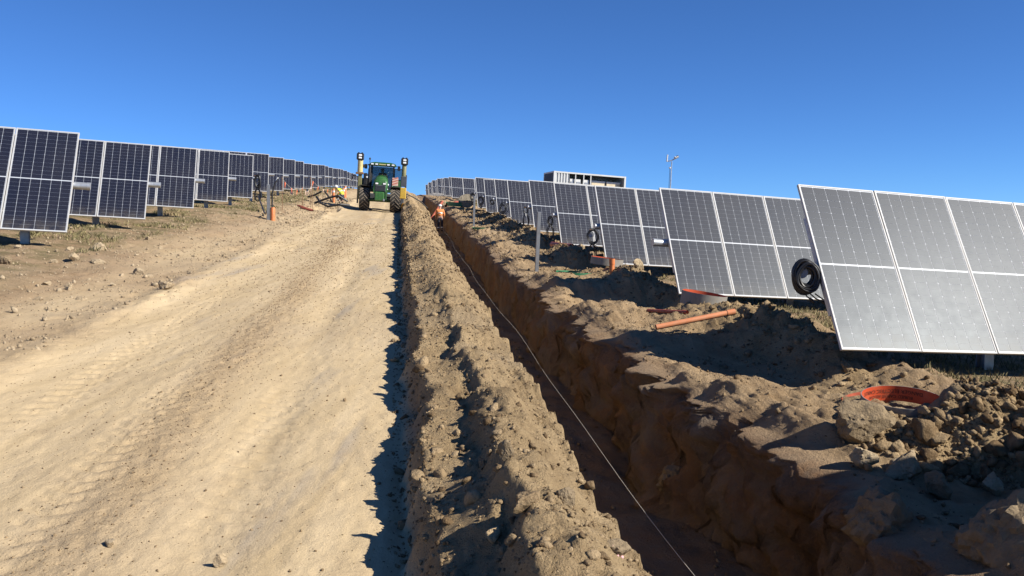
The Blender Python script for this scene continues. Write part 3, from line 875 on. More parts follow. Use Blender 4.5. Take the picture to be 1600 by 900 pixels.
M['stake_cap'] = simple_mat('tube_end_cap', (.22, .23, .245), .5, .4, .15, 9)
def cable_bundle(P, r, label, tail=0.0, plugs=2, strands=7, sx=.82, cord=.010, junction=True):
    """coil of black DC cable hooked over a torque tube end, hanging in front of the panel edge"""
    ux = (AX * .93 - Vector((0, .36, 0))).normalized(); uz = Vector((0, 0, 1)); uy = ux.cross(uz)
    root = empty('cable_coil', P); tag(root, label, 'cable coil', 'black cable coils hung from the tracker tubes')
    rr = random.Random(int(r * 1000 + P.y * 7))
    b = MB()
    for k in range(strands):
        c = ux * rr.gauss(0, r * .05) + uy * rr.uniform(-.06, .06) + uz * rr.gauss(0, r * .04)
        b.tube(ring_pts(c, r * (rr.uniform(.78, 1.04) if k % 2 else rr.uniform(.52, .85)), ux, uz, 24, sx * rr.uniform(.92, 1.05), 1.0, .05, rr.uniform(0, 6)), cord, 7, cap=False)
    b.build('coil', M['cable'], root, True)
    if junction:
        j = MB().lathe([(0, -.025), (r * .34, -.025), (r * .36, -.01), (r * .36, .03), (0, .03)], axis='Y', n=18)
        j.build('tube_cap', M['stake_cap'], root, True, loc=-ux * r * .22 + uz * r * .22 + uy * -.02)
        MB().box((0, 0, 0), (r * .34, .03, r * .16), bev=.006).build('cable_tie', M['rust'], root, loc=-ux * r * .25 + uz * r * .80)
    for k in range(plugs):
        a = Vector((0, 0, -r)) + ux * (r * (.05 + .3 * k) - r * .1)
        e = a + ux * (r * (.35 + .35 * k)) + uz * (-r * (.32 + .10 * k)) - uy * .03
        w = MB().tube([a, (a + e) / 2 + uz * -.015, e], cord * .7, 7).build('lead', M['cable'], root, True)
        d = (e - a).normalized()
        MB().tube([e - d * .01, e + d * .03, e + d * .075], [cord * 1.0, cord * 1.8, cord * 1.5], 9).build('connector', M['blackpl'], w, True)
    if tail > 0:
        t = MB()
        for k in range(4):
            c = uz * (-r - tail * .5) + ux * rr.gauss(0, .02) + uy * rr.uniform(-.03, .03)
            t.tube(ring_pts(c, tail * .5, ux, uz, 20, rr.uniform(.28, .55), 1.0, .03, rr.uniform(0, 6)), cord, 6, cap=False)
        t.build('hanging_loop', M['cable'], root, True)
        MB().lathe([(.016, -.05), (.02, -.03), (.02, .03), (.016, .05)], n=10).build('tape', M['reflect'], root, True, loc=uz * (-r - .02))
    return root

def end_pt(P, out, down=0.0, toward=0.0):
    return P - AX * out + Vector((0, -toward, -down)) - NO * .12

cable_bundle(end_pt(R_END[0], .13, .11, .06), .205, 'large black cable coil with two dangling connectors at the end of the biggest grey table', 0, 3, 34, .80, .0125)
cable_bundle(end_pt(R_END[2], .17, .28, .12), .205, 'black cable coil with a taped tail hanging down to the spoil heap', .44, 2, 8, .78)
cable_bundle(end_pt(R_END[3], .20, .22, .12), .16, 'black cable coil with an oval lower loop hanging beside the tall stake', .42, 0, 6, .6, .012, False)
cable_bundle(end_pt(R_END[4], .20, .16, .12), .14, 'black cable coil with a round lower loop on the fifth grey table', .52, 0, 6, .6, .014)
cable_bundle(end_pt(R_END[5], .24, .28, .12), .26, 'loose oval black cable coil on the sixth grey table', 0, 1, 7, .72, .014, False)
cable_bundle(end_pt(R_END[6], .18, .18, .12), .13, 'small black cable coil on the seventh grey table', 0, 0, 6, .8, .016, False)
cable_bundle(end_pt(R_END[7], .22, .25, .12), .26, 'tangled black cable coil on the eighth grey table', .2, 0, 7, .7, .016)
cable_bundle(end_pt(R_END[8], .22, .25, .12), .24, 'tangled black cable coil above the cable drum', .3, 0, 7, .7, .018, False)
cl = cable_bundle(L_END[4] + AX * .24 + Vector((0, -.15, -.22)), .33, 'brown and black cable bundle hanging at the end of the fifth dark table', .55, 0, 9, .42, .017)

# ------------------------------------------------------------------ stakes and posts
M['stake'] = simple_mat('weathered_stake_steel', (.17, .18, .195), .5, .4, .2, 7, (.25, .2, .15), .35)
def stake(q, Y, h, lean, label, name='steel_stake', w=.085):
    p = at(q, Y)
    root = empty(name, p, (lean[1], lean[0], .25)); tag(root, label, 'stake', 'galvanised stakes along the works')
    MB().prism([(-w / 2, -w * .4), (w / 2, -w * .4), (w / 2, w * .4), (w / 2 - .012, w * .4), (w / 2 - .012, -w * .4 + .012), (-w / 2 + .012, -w * .4 + .012), (-w / 2 + .012, w * .4), (-w / 2, w * .4)], -.3, h).build('channel', M['stake'], root)
    MB().box((0, -.0, h + .004), (w * 1.02, w * .82, .008)).build('top_plate', M['galv'], root)
    return root
stake(3.35, 22.7, 1.45, (.045, 0), 'tall galvanised stake on the trench shoulder in front of the looped cables')
stake(3.25, 40.9, 1.30, (.03, 0), 'galvanised stake on the trench shoulder beside the cable drum')
st = stake(-4.82, 33.8, 1.28, (.01, 0), 'galvanised stake with an orange foot and a whip of black cable', w=.12)
MB().lathe([(.085, -.1), (.085, .44), (.078, .46), (.078, -.1)], n=18, closed=True).build('orange_sleeve', M['orange'], st, True, loc=(.15, -.02, 0))
MB().tube([(.15, 0, .02), (.13, 0, .5), (.13, -.02, .95), (.22, -.03, 1.32), (.32, -.03, 1.52)], .028, 8).build('cable_whip', M['cable'], st, True)
MB().tube([(.22, -.03, 1.32), (.28, -.03, 1.45), (.34, -.03, 1.56)], [.022, .026, .03], 8).build('white_cable_end', M['reflect'], st, True)
lo = at(-4.9, 33.9)
tag(MB().tube([Vector(L_END[4]) + AX * .26 + Vector((0, -.2, -.85)), at(-5.75, 38.5, .25), at(-5.35, 36.4, .06), at(-5.1, 35.0, .10), at(-4.9, 34.0, .30)], .03, 8).build('black_cable', M['cable'], None, True),
    'black cable looping over the grass from the dark table to the orange-footed stake', 'cable')

# thin cord lying in the trench
pts = []
for k in range(60):
    Yk = 4.6 + 44 * (k / 59) ** 1.5
    pts.append(at(1.98 + float(shift(Yk)) + .03 * math.sin(Yk * .5), Yk, .0) * 1)
    pts[-1].z = float(base_height(2.1, Yk)) - .58 - .14 * float(ss(Yk, 20, 50)) - .02 * math.sin(Yk * 1.1)
tag(MB().tube(pts, .0026, 6).build('guide_cord', M['string'], None, True), 'thin pale guide cord stretched along the open trench', 'cord')

# ------------------------------------------------------------------ named rocks
def rock(name, q, Y, s, label, mat, seed, rot=0.0, sink=.18, cat='rock', planes=20, rough=.10, lo=.55):
    r_ = np.random.default_rng(seed)
    V, F = ico(4)
    U = facet(V, r_, planes, lo)
    nn = fbm(V[:, 0] * 2.3 + seed, V[:, 1] * 2.3 + V[:, 2] * 1.7, 5, seed)
    nf = np.abs(fbm(V[:, 0] * 7 + seed, V[:, 1] * 7 + V[:, 2] * 6, 4, seed + 5, .6))
    U = U * (1 + rough * nn - rough * 1.0 * nf)[:, None]
    U = U * np.array(s)[None, :] / 2
    c, sn = math.cos(rot), math.sin(rot)
    U = np.stack([U[:, 0] * c - U[:, 1] * sn, U[:, 0] * sn + U[:, 1] * c, U[:, 2]], -1)
    lowz = U[:, 2].min()
    me = np_mesh(name, U, F, mat, False, {'tone': np.full(len(U), r_.uniform(.35, .8))})
    me.polygons.foreach_set('use_smooth', np.ones(len(me.polygons), bool))
    try: me.set_sharp_from_angle(angle=R(32))
    except Exception: pass
    o = put(bpy.data.objects.new(name, me))
    o.location = at(q, Y, -lowz - sink * s[2])
    tag(o, label, cat)
    return o
RK, BR = M['rock'], M['brownrock']
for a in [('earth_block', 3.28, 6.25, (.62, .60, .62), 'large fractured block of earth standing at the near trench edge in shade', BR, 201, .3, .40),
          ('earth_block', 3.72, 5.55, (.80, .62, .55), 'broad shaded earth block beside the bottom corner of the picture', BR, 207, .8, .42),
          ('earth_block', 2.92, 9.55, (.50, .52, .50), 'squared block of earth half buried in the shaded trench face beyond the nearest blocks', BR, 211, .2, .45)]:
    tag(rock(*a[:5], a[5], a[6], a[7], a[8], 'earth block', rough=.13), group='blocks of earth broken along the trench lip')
GH = 'boulders in the heap below the orange coil'
for a in [('boulder', 3.98, 7.98, (.50, .44, .36), 'big squared brown boulder in front of the orange coil', BR, 5, .4, .10),
          ('boulder', 3.80, 7.52, (.25, .22, .22), 'small pale-cheeked boulder leaning on the big squared one', RK, 8, .2, .05),
          ('boulder', 4.17, 7.58, (.38, .28, .29), 'flat-faced pale boulder in the middle of the heap', RK, 21, .5, .08),
          ('boulder', 4.27, 7.28, (.26, .25, .26), 'rounded brown boulder at the foot of the heap', BR, 33, 1.0, .06),
          ('boulder', 4.78, 7.35, (.18, .16, .20), 'pale slab sticking out of the heap near the picture edge', RK, 41, .3, .1)]:
    tag(rock(*a[:5], a[5], a[6], a[7], a[8], 'boulder'), group=GH)
for a in [('rock', -.91, 4.55, (.070, .06, .10), 'small pointed pale stone standing on the track', RK, 103, .2, .02),
          ('rock', -1.49, 4.62, (.065, .055, .06), 'small pale stone with a dark side lying on the track', RK, 4, 1.2, .05),
          ('rock', .55, 4.75, (.095, .085, .13), 'tan block of stone on the ridge of the spoil bank', BR, 12, .4, .1),
          ('rock', .47, 5.30, (.065, .055, .08), 'rounded grey stone in the shaded furrow of the spoil bank', BR, 14, .4, .05),
          ('rock', .58, 4.22, (.17, .12, .13), 'dark lump of earth on the spoil bank close to the camera', M['clod'], 17, .9, .1),
          ('rock', .78, 4.35, (.12, .09, .14), 'pale upright stone on the sunny side of the spoil bank', BR, 18, .3, .15),
          ('rock', .95, 4.05, (.13, .12, .10), 'rounded brown lump near the trench lip beside the pink paint', BR, 19, .3, .2),
          ('rock', -3.50, 13.7, (.26, .22, .16), 'pale limestone lump on the track shoulder', RK, 51, .5, .2),
          ('rock', -4.35, 15.3, (.24, .19, .16), 'pale angular rock among the rubble beside the track', RK, 52, .5, .2),
          ('rock', -5.25, 16.0, (.26, .2, .14), 'low pale rock in the rubble line under the largest dark table', RK, 53, .5, .2),
          ('rock', -5.65, 15.9, (.28, .2, .18), 'pale rock left in the rubble line, split in two lumps', RK, 54, 1.5, .2),
          ('rock', -5.95, 18.2, (.34, .24, .18), 'tan boulder casting a dark shadow by the largest dark table', RK, 55, .5, .25),
          ('rock', -6.75, 15.2, (.28, .22, .2), 'dark shadowed boulder lying near the picture edge below the first dark table', BR, 56, .2, .15),
          ('rock', -6.45, 15.05, (.26, .22, .24), 'rounder dark boulder beside another near the picture edge', BR, 57, .2, .15),
          ('rock', 5.05, 19.6, (.30, .26, .26), 'tan boulder on the heap in front of the third grey table', RK, 61, .2, .2),
          ('rock', 5.0, 25.6, (.32, .3, .28), 'round tan boulder beside the red pipe end', RK, 62, .2, .2)]:
    rock(*a[:5], a[5], a[6], a[7], a[8], rough=.03 if a[3][0] < .09 else .10)
r0 = np.random.default_rng(77)
for k in range(45):
    Yk = float(np.exp(r0.uniform(math.log(11), math.log(48)))); qk = -3.7 - abs(float(r0.normal(0, 1.6)))
    s = float(r0.uniform(.05, .10)) * (1 + Yk / 40)
    o = rock('rock', qk, Yk, (s, s * .8, s * .65), 'one of the fist sized pale rocks strewn along the far track shoulder', RK, 300 + k, k, .35, planes=8)
    tag(o, group='pale rocks strewn along the track shoulder')
tag(scatter('pink_paint_mark', np.array([.93, .95, .97, .98, .94]), np.array([4.02, 4.0, 4.03, 4.05, 4.06]), np.array([.012, .010, .011, .008, .008]), M['pink'], .2), 'clods sprayed with pink marking paint on the spoil bank', 'paint mark')

# ------------------------------------------------------------------ orange cable cover coils, pipes
def cover_coil(q, Y, r, w, label, tilt, turns=1.35, grow=.5, a0=0.0, text=False, dz=0.0, mat=None, n=56):
    p = at(q, Y, dz)
    root = empty('cable_cover_coil', p, tilt); tag(root, label, 'cable cover')
    m = mat or M['orangestrip']
    pts = []
    N = int(n * turns)
    for k in range(N + 1):
        a = a0 + 2 * math.pi * k / n
        rr = r * (1 + grow * max(0, k / n - .80) ** 1.4)
        pts.append((rr * math.cos(a), rr * math.sin(a), a))
    inner, outer = MB(), MB()
    vi, vo = [], []
    for x, y, a in pts:
        d = Vector((x, y, 0)).normalized() * .004
        for z in (0, w):
            vi.append(Vector((x, y, z)) - d); vo.append(Vector((x, y, z)) + d)
    fi = [(2 * k, 2 * k + 2, 2 * k + 3, 2 * k + 1) for k in range(N)]
    inner.add(vi, fi); outer.add(vo, [f[::-1] for f in fi])
    # close the sheet edges on the backing
    e = MB(); nn = len(vi)
    outer.add(vi + vo, [(2 * k + 1, 2 * k + 3, 2 * k + 3 + nn, 2 * k + 1 + nn) for k in range(N)] + [(2 * k + nn, 2 * k + 2 + nn, 2 * k + 2, 2 * k) for k in range(N)])
    inner.build('cover_face', m, root, True); outer.build('backing', M['greystrip'] if mat is None else mat, root, True)
    if text:
        for line, zc, size in (('DANGER ELECTRIC CABLES', .66, .052), ('BURIED CABLES BELOW', .30, .042)):
            cu = bpy.data.curves.new('warning_text', 'FONT'); cu.body = line; cu.size = size; cu.align_x = 'CENTER'; cu.align_y = 'CENTER'; cu.resolution_u = 2
            to = bpy.data.objects.new('warning_text', cu); COL.objects.link(to)
            dg = bpy.context.evaluated_depsgraph_get()
            me = bpy.data.meshes.new_from_object(to.evaluated_get(dg))
            bpy.data.objects.remove(to)
            bm = bmesh.new(); bm.from_mesh(me)
            bmesh.ops.triangulate(bm, faces=bm.faces[:])
            for v in bm.verts:
                a = text + v.co.x / r                       # printed upside down, read from inside
                z = zc * w - v.co.y
                rr = r - .0085
                v.co = (rr * math.cos(a), rr * math.sin(a), z)
            bm.to_mesh(me); bm.free(); me.materials.clear(); me.materials.append(M['print'])
            put(bpy.data.objects.new('warning_text', me), root)
    return root
cover_coil(4.70, 8.60, .36, .15, 'bright orange printed cover coil standing open behind the boulders', (.13, -.06, .35), 1.0, 0, .2, text=1.15, dz=-.005)
cover_coil(4.74, 8.85, .46, .15, 'orange unrolled cover sheet with shade in its darker colour, arching behind the printed coil', (.10, -.06, .2), .40, 0, -.05, dz=-.09, mat=M['redpipe'])  # orange sheet takes the darker red in place of shade
cover_coil(5.15, 15.7, .38, .22, 'shaded red cover coil half buried beyond the long orange pipe', (.10, .12, .4), 1.25, .5, .3, dz=.02)
cover_coil(4.62, 20.7, .36, .16, 'flat red cover coil in the shade below the orange standpipe', (.05, .12, .2), 1.2, .4, .5, dz=.02)
cover_coil(4.65, 40.0, .42, .16, 'small red cover coil in the shade near the second stake', (.08, .1, .2), 1.2, .4, .5, dz=.02)
cover_coil(3.95, 20.6, .42, .09, 'flat green coil lying in the shade near the tall stake', (.03, .05, .2), 1.4, .3, .5, mat=M['greentape'], dz=.02)
cover_coil(3.4, 38.0, .38, .09, 'flat green coil in the shade by the second stake', (.03, .05, .2), 1.4, .3, .5, mat=M['greentape'], dz=.02)
cover_coil(3.75, 62.0, .60, .26, 'bright green coil lying on the crest behind the worker', (.03, .05, .2), 1.4, .3, .5, mat=M['greentape'], dz=.05)

def pipe(a, b, r, label, mat, name='plastic_pipe', sag=0.0, hollow=True):
    a = Vector(a); b = Vector(b)
    root = empty(name, (a + b) / 2); tag(root, label, 'pipe')
    base = (a + b) / 2
    pts = [a + (b - a) * t + Vector((0, 0, -sag * 4 * t * (1 - t))) - base for t in (0, .17, .33, .5, .67, .83, 1)]
    bb = MB().tube(pts, r, 14, cap=False); bb.tube(pts, r * .86, 14, cap=False)
    bb.build('pipe_wall', mat, root, True)
    d = (b - a).normalized()
    MB().tube([pts[-1] - d * .11, pts[-1] + d * .01], r * 1.13, 14, cap=False).build('socket_end', mat, root, True)
    return root
pipe(at(3.68, 13.25, .05), at(4.86, 13.40, .19), .040, 'long sun-bleached orange pipe lying across the clods', M['orangepale'])
pipe(at(4.0, 14.9, .02), at(4.45, 14.3, .02), .032, 'shorter red pipe piece poking out behind the long orange pipe', M['redpipe'])
pipe(at(4.6, 28.0, .35), at(4.75, 25.6, .08), .075, 'red pipe leaning down the heap beside the tall stake', M['redpipe'])
pipe(at(4.45, 19.4, -.1), at(4.45, 19.4, .30), .055, 'orange standpipe rising under the third grey table', M['orange'])
for k, (q0, Y0, q1, Y1, rr, lb) in enumerate([(3.2, 62, 4.4, 64.5, .09, 'red pipe lying on the crest, lowest of the red bundle by the cable drum'),
                               (3.1, 63, 4.0, 66, .09, 'red pipe lying on the crest behind the lowest red one'),
                               (2.2, 66, 3.1, 68, .09, 'short red pipe on the crest above the bright green coil')]):
    pipe(at(q0, Y0, .25), at(q1, Y1, .45), rr, lb, M['redpipe'])
for k, (q0, Y0, q1, Y1, lb) in enumerate([(-5.25, 47.2, -4.5, 46.4, 'pinkish red conduit running into the pit, top one of three'), (-5.1, 46.6, -4.35, 45.8, 'pinkish red conduit running into the pit, middle one of three'), (-4.95, 46.0, -4.3, 45.4, 'pinkish red conduit running into the pit, lowest one of three')]):
    pipe(at(q0, Y0, .06), at(q1, Y1, .02), .05, lb, M['redpipe'], 'conduit')

def hosepipe(pts, r, label):
    return tag(MB().tube(pts, r * .75, 10).build('black_pipe', M['cable'], None, True), label, 'pipe', 'black pipes dumped beside the pit')
hosepipe([at(-5.3, 53.5, .35), at(-4.9, 53.2, .55), at(-4.5, 53.0, .85)], .07, 'straight black pipe with a red end sticking up from the dump')
hosepipe([at(-4.9, 52.9, .10), at(-4.5, 52.8, .35), at(-4.0, 52.7, .62), at(-3.5, 52.6, .72), at(-3.0, 52.8, .5)], .08, 'thick arched black pipe in the dump beside the pit')
hosepipe([at(-4.8, 53.0, .5), at(-4.5, 52.5, .2), at(-4.1, 52.6, .08), at(-3.4, 52.5, .25), at(-2.9, 52.9, .3)], .08, 'low sagging black pipe in the dump beside the pit')
hosepipe([at(-4.4, 53.6, .9), at(-4.1, 53.4, .6), at(-3.9, 53.2, .35)], .06, 'short pale-topped black pipe leaning down into the dump')

# ------------------------------------------------------------------ bunting
def bunting(pts, nf, label, seed, sag=.28):
    root = empty('flag_bunting', pts[0]); tag(root, label, 'bunting', 'orange flag bunting strung between thin stakes')
    base = pts[0]; rr = random.Random(seed)
    for p in pts:
        g = gz(p.x + SK * p.y, p.y)
        MB().tube([Vector((p.x, p.y, g - .2)) - base, p + Vector((0, 0, .05)) - base], .014, 7).build('stake', M['rust'], root, True)
    rope = []
    for a, b in zip(pts[:-1], pts[1:]):
        for k in range(12):
            t = k / 12
            rope.append(a + (b - a) * t + Vector((0, 0, -sag * 4 * t * (1 - t))) - base)
    rope.append(pts[-1] - base)
    MB().tube(rope, .008, 5).build('rope', M['string'], root, True)
    for k in range(nf):
        i = (k + .5) / nf * (len(rope) - 1); j = int(i); p = rope[j].lerp(rope[min(j + 1, len(rope) - 1)], i - j)
        d = (rope[min(j + 1, len(rope) - 1)] - rope[j]).normalized()
        s = .13; sw = Vector((rr.uniform(-.06, .06), rr.uniform(-.1, .1), 0))
        o_ = Vector((0, .003, 0))
        A_, B_, C_ = p - d * s, p + d * s, p + Vector((0, 0, -.27)) + sw
        f = MB().add([A_ - o_, B_ - o_, C_ - o_, A_ + o_, B_ + o_, C_ + o_], [(0, 1, 2), (5, 4, 3), (0, 3, 4, 1), (1, 4, 5, 2), (2, 5, 3, 0)])
        f.build('flag', M['flag'] if rr.random() < .6 else M['palepink'], root)
bunting([at(-5.35, 42, 1.45), at(-4.95, 47.0, 1.0), at(-4.75, 50, 1.55)], 7, 'orange flag bunting hanging nearer the camera, in front of the black pipes', 3)
bunting([at(-4.85, 50.2, 1.65), at(-4.2, 55.5, 1.05), at(-3.9, 63, 1.0)], 8, 'orange flag bunting running up to the crest beside the tractor', 4)
def bollard(q, Y, label):
    root = empty('marker_tube', at(q, Y)); tag(root, label, 'marker post', 'orange marker tubes by the pit')
    MB().lathe([(.09, -.1), (.09, .9), (.08, .92), (.08, -.1)], n=16, closed=True).build('tube', M['orange'], root, True)
    MB().lathe([(.094, .68), (.094, .80)], n=16).build('band', M['reflect'], root, True)
bollard(-4.35, 60.5, 'orange marker tube next to the yellow vested worker'); bollard(-4.15, 68, 'orange marker tube farther up by the tractor wheel')
bollard(-4.5, 76, 'orange marker tube on the crest behind the tractor mast')

# ------------------------------------------------------------------ people
def skin_mesh(name, pts, edges, mat, parent, sub=2):
    me = bpy.data.meshes.new(name)
    me.from_pydata([p[0] for p in pts], edges, [])
    o = put(bpy.data.objects.new(name, me), parent)
    md = o.modifiers.new('Skin', 'SKIN'); md.use_smooth_shade = True
    for i, p in enumerate(pts):
        sv = me.skin_vertices[0].data[i]
        r = p[1]; sv.radius = r if isinstance(r, tuple) else (r, r)
    me.skin_vertices[0].data[0].use_root = True
    ss_ = o.modifiers.new('Subdivision', 'SUBSURF'); ss_.levels = sub; ss_.render_levels = sub
    me.materials.append(mat)
    return o

def person(loc, rotz, J, label, torso_mat, leg_mat, group=None, helmet=True, scale=1.0):
    """J: dict of joints in metres, facing +Y; left = -x. One continuous body; clothes and helmet are children."""
    root = empty('person', loc, (0, 0, rotz)); root.scale = (scale,) * 3
    tag(root, label, 'person', group)
    V = lambda k: Vector(J[k])
    pts = [(V('pelvis'), .125), (V('waist'), .12), (V('chest'), .145), (V('neck'), .055), (V('head0'), .065), (V('head1'), .095), (V('head2'), .085)]
    E = [(0, 1), (1, 2), (2, 3), (3, 4), (4, 5), (5, 6)]
    def chain(start, items):
        prev = start
        for p, r in items:
            pts.append((p, r)); E.append((prev, len(pts) - 1)); prev = len(pts) - 1
        return prev
    for s in ('l', 'r'):
        w = chain(2, [(V(s + 'sh'), .065), (V(s + 'el'), .046), (V(s + 'wr'), .030)])
        d = (V(s + 'wr') - V(s + 'el')).normalized()
        side = d.cross(Vector((0, 1, .2))).normalized()
        palm = V(s + 'wr') + d * .075
        pi = chain(w, [(palm, (.036, .022))])
        for k, (o_, ln) in enumerate(((-.030, .075), (-.010, .088), (.010, .082), (.029, .064))):
            a = palm + d * .03 + side * o_
            chain(pi, [(a, .0095), (a + d * ln * .55 + Vector((0, .012, 0)), .0085), (a + d * ln + Vector((0, .034, 0)), .007)])
        chain(pi, [(palm - d * .02 + side * -.045, .011), (palm + d * .03 + side * -.066 + Vector((0, .02, 0)), .008)])
        chain(0, [(V(s + 'hip'), .095), (V(s + 'kn'), .062), (V(s + 'an'), .042), (V(s + 'toe'), (.045, .030))])
    # nose and ears are small spurs of the same surface
    f = (V('face') if 'face' in J else Vector((0, 1, 0))).normalized()
    hc = V('head1'); sd = f.cross(Vector((0, 0, 1))).normalized()
    chain(5, [(hc + f * .095, .018), (hc + f * .122 - Vector((0, 0, .012)), .011)])
    for q_ in (-1, 1): chain(5, [(hc + sd * q_ * .088, .018), (hc + sd * q_ * .102 + Vector((0, 0, .01)), .012)])
    skin_mesh('body', pts, E, M['skin'], root)
    for q_ in (-1, 1):
        MB().lathe([(0, -.008), (.007, -.005), (.009, 0), (.007, .005), (0, .008)], n=8).build('eye', M['blackpl'], root, True, loc=hc + f * .092 + sd * q_ * .034 + Vector((0, 0, .02)))
    MB().box((0, 0, 0), (.05, .012, .009), bev=.003).build('mouth', M['rust'], root, loc=hc + f * .094 - Vector((0, 0, .055)), rot=(0, 0, math.atan2(-f.x, f.y)))
    jp = [(V('pelvis') + (V('waist') - V('pelvis')) * .1, .165), (V('waist'), .162), (V('chest'), .182), (V('neck') - (V('neck') - V('chest')) * .2, .085)]
    je = [(0, 1), (1, 2), (2, 3)]
    for s in ('l', 'r'):
        b = len(jp)
        d = (V(s + 'wr') - V(s + 'el'))
        jp += [(V(s + 'sh'), .092), (V(s + 'el'), .068), (V(s + 'el') + d * .92, .052)]
        je += [(2, b), (b, b + 1), (b + 1, b + 2)]
    skin_mesh('jacket', jp, je, torso_mat, root)
    tp = [(V('pelvis') + Vector((0, 0, .06)), .155), (V('pelvis') - Vector((0, 0, .03)), .148)]; te = [(0, 1)]
    for s in ('l', 'r'):
        b = len(tp)
        tp += [(V(s + 'hip'), .118), (V(s + 'kn'), .086), (V(s + 'an') + (V(s + 'kn') - V(s + 'an')) * .15, .070)]
        te += [(1, b), (b, b + 1), (b + 1, b + 2)]
    skin_mesh('trousers', tp, te, leg_mat, root)
    for s in ('l', 'r'):
        skin_mesh('boot', [(V(s + 'an') + Vector((0, 0, .06)), .062), (V(s + 'an') - Vector((0, 0, .02)), .060), (V(s + 'toe'), (.055, .042))], [(0, 1), (1, 2)], M['blackrub'], root)
        t = V(s + 'an') + (V(s + 'kn') - V(s + 'an')) * .42; dd = (V(s + 'kn') - V(s + 'an')).normalized()
        MB().tube([t - dd * .03, t + dd * .03], .083, 16, cap=False).build('reflective_band', M['reflect'], root, True)
    dd = (V('chest') - V('waist')).normalized(); t = V('waist').lerp(V('chest'), .35)
    MB().tube([t - dd * .025, t + dd * .025], .186, 20, cap=False).build('reflective_band', M['reflect'], root, True)
    if helmet:
        hb = MB().lathe([(.128, -.005), (.122, .02), (.112, .06), (.085, .10), (.045, .122), (0, .13)], n=22)
        hb.prism([(.115 * math.cos(a), .115 * math.sin(a) + .055) for a in [math.pi * k / 12 for k in range(13)]], -.006, .006)
        h = hb.build('helmet', M['helmet'], root, True, loc=V('head2') + Vector((0, 0, -.01)), rot=(0, 0, math.atan2(-f.x, f.y)))
    else:
        MB().lathe([(.105, -.02), (.108, .02), (.095, .07), (.055, .105), (0, .115)], n=18).build('hair', M['dkgrey'], root, True, loc=V('head2') + Vector((0, -.012, -.02)))
    return root

STAND = dict(pelvis=(0, 0, .92), waist=(0, .03, 1.08), chest=(0, .10, 1.30), neck=(0, .16, 1.46), head0=(0, .19, 1.51), head1=(0, .22, 1.58), head2=(0, .22, 1.66),
             lsh=(-.20, .11, 1.38), lel=(-.27, .12, 1.10), lwr=(-.25, .26, .90), rsh=(.20, .11, 1.38), rel=(.27, .12, 1.10), rwr=(.24, .27, .91),
             lhip=(-.10, 0, .86), lkn=(-.12, .05, .47), lan=(-.13, 0, .08), ltoe=(-.14, .17, .03), rhip=(.10, 0, .86), rkn=(.11, .10, .48), ran=(.11, .02, .08), rtoe=(.12, .19, .03))
pt = at(2.42, 56.0)
person(pt, .12, STAND, 'worker in orange hi-vis jacket and white helmet standing in the trench, back turned', M['hiorange'], M['navy'], scale=.93)
CROUCH = dict(pelvis=(0, -.16, .50), waist=(0, -.08, .66), chest=(0, .10, .86), neck=(0, .24, .98), head0=(0, .29, 1.00), head1=(0, .35, 1.04), head2=(0, .37, 1.11), face=(0, 1, -.25),
              lsh=(-.20, .14, .90), lel=(-.26, .32, .66), lwr=(-.18, .50, .48), rsh=(.20, .14, .90), rel=(.26, .32, .66), rwr=(.18, .52, .47),
              lhip=(-.11, -.14, .46), lkn=(-.17, .26, .50), lan=(-.16, -.02, .08), ltoe=(-.18, .15, .03), rhip=(.11, -.14, .46), rkn=(.17, .26, .48), ran=(.16, -.04, .08), rtoe=(.18, .13, .03))
person(at(-3.95, 61.5), R(65), CROUCH, 'worker in yellow hi-vis vest crouching by the pit near the tractor', M['hiyellow'], M['navy'])

# ------------------------------------------------------------------ tractor
def wheel(parent, x, y, r, w, nl, rimcol):
    rim = MB().lathe([(r * .30, -w * .10), (r * .58, -w * .16), (r * .60, -w * .34), (r * .64, -w * .36), (r * .64, w * .36), (r * .60, w * .34), (r * .58, w * .16), (r * .30, w * .10)], axis='X', n=28, closed=True)
    rim.lathe([(0, -w * .22), (r * .31, -w * .22), (r * .31, w * .22), (0, w * .22)], axis='X', n=18)
    o = rim.build('wheel', rimcol, parent, True, loc=(x, y, r))
    ty = MB().lathe([(r * .62, -w * .40), (r * .80, -w * .50), (r * .93, -w * .47), (r * .955, -w * .25), (r * .96, 0), (r * .955, w * .25), (r * .93, w * .47), (r * .80, w * .50), (r * .62, w * .40)], axis='X', n=40, closed=True)
    ty.build('tyre', M['tyre'], o, True)
    lug = MB()
    for k in range(nl):
        for s in (-1, 1):
            a0 = 2 * math.pi * (k + (.5 if s > 0 else 0)) / nl
            vs = []
            for (t, a, hgt) in ((.02, .0, 1.0), (.25, .12, 1.0), (.50, .27, .955)):
                for da in (-.040, .040):
                    for rr in (.90, hgt):
                        ang = a0 + (a * 1.5) + da
                        R_ = r * (rr if rr != .90 else .92)
                        vs.append((s * t * w, R_ * math.cos(ang), R_ * math.sin(ang)))
            fs = []
            for i in range(2):
                b = i * 4
                fs += [(b + 1, b + 3, b + 7, b + 5), (b, b + 4, b + 6, b + 2), (b, b + 1, b + 5, b + 4), (b + 2, b + 6, b + 7, b + 3)]
            fs += [(0, 2, 3, 1), (8, 9, 11, 10)]
            lug.add(vs, fs)
    lug.build('tread', M['tread'], o)
    return o

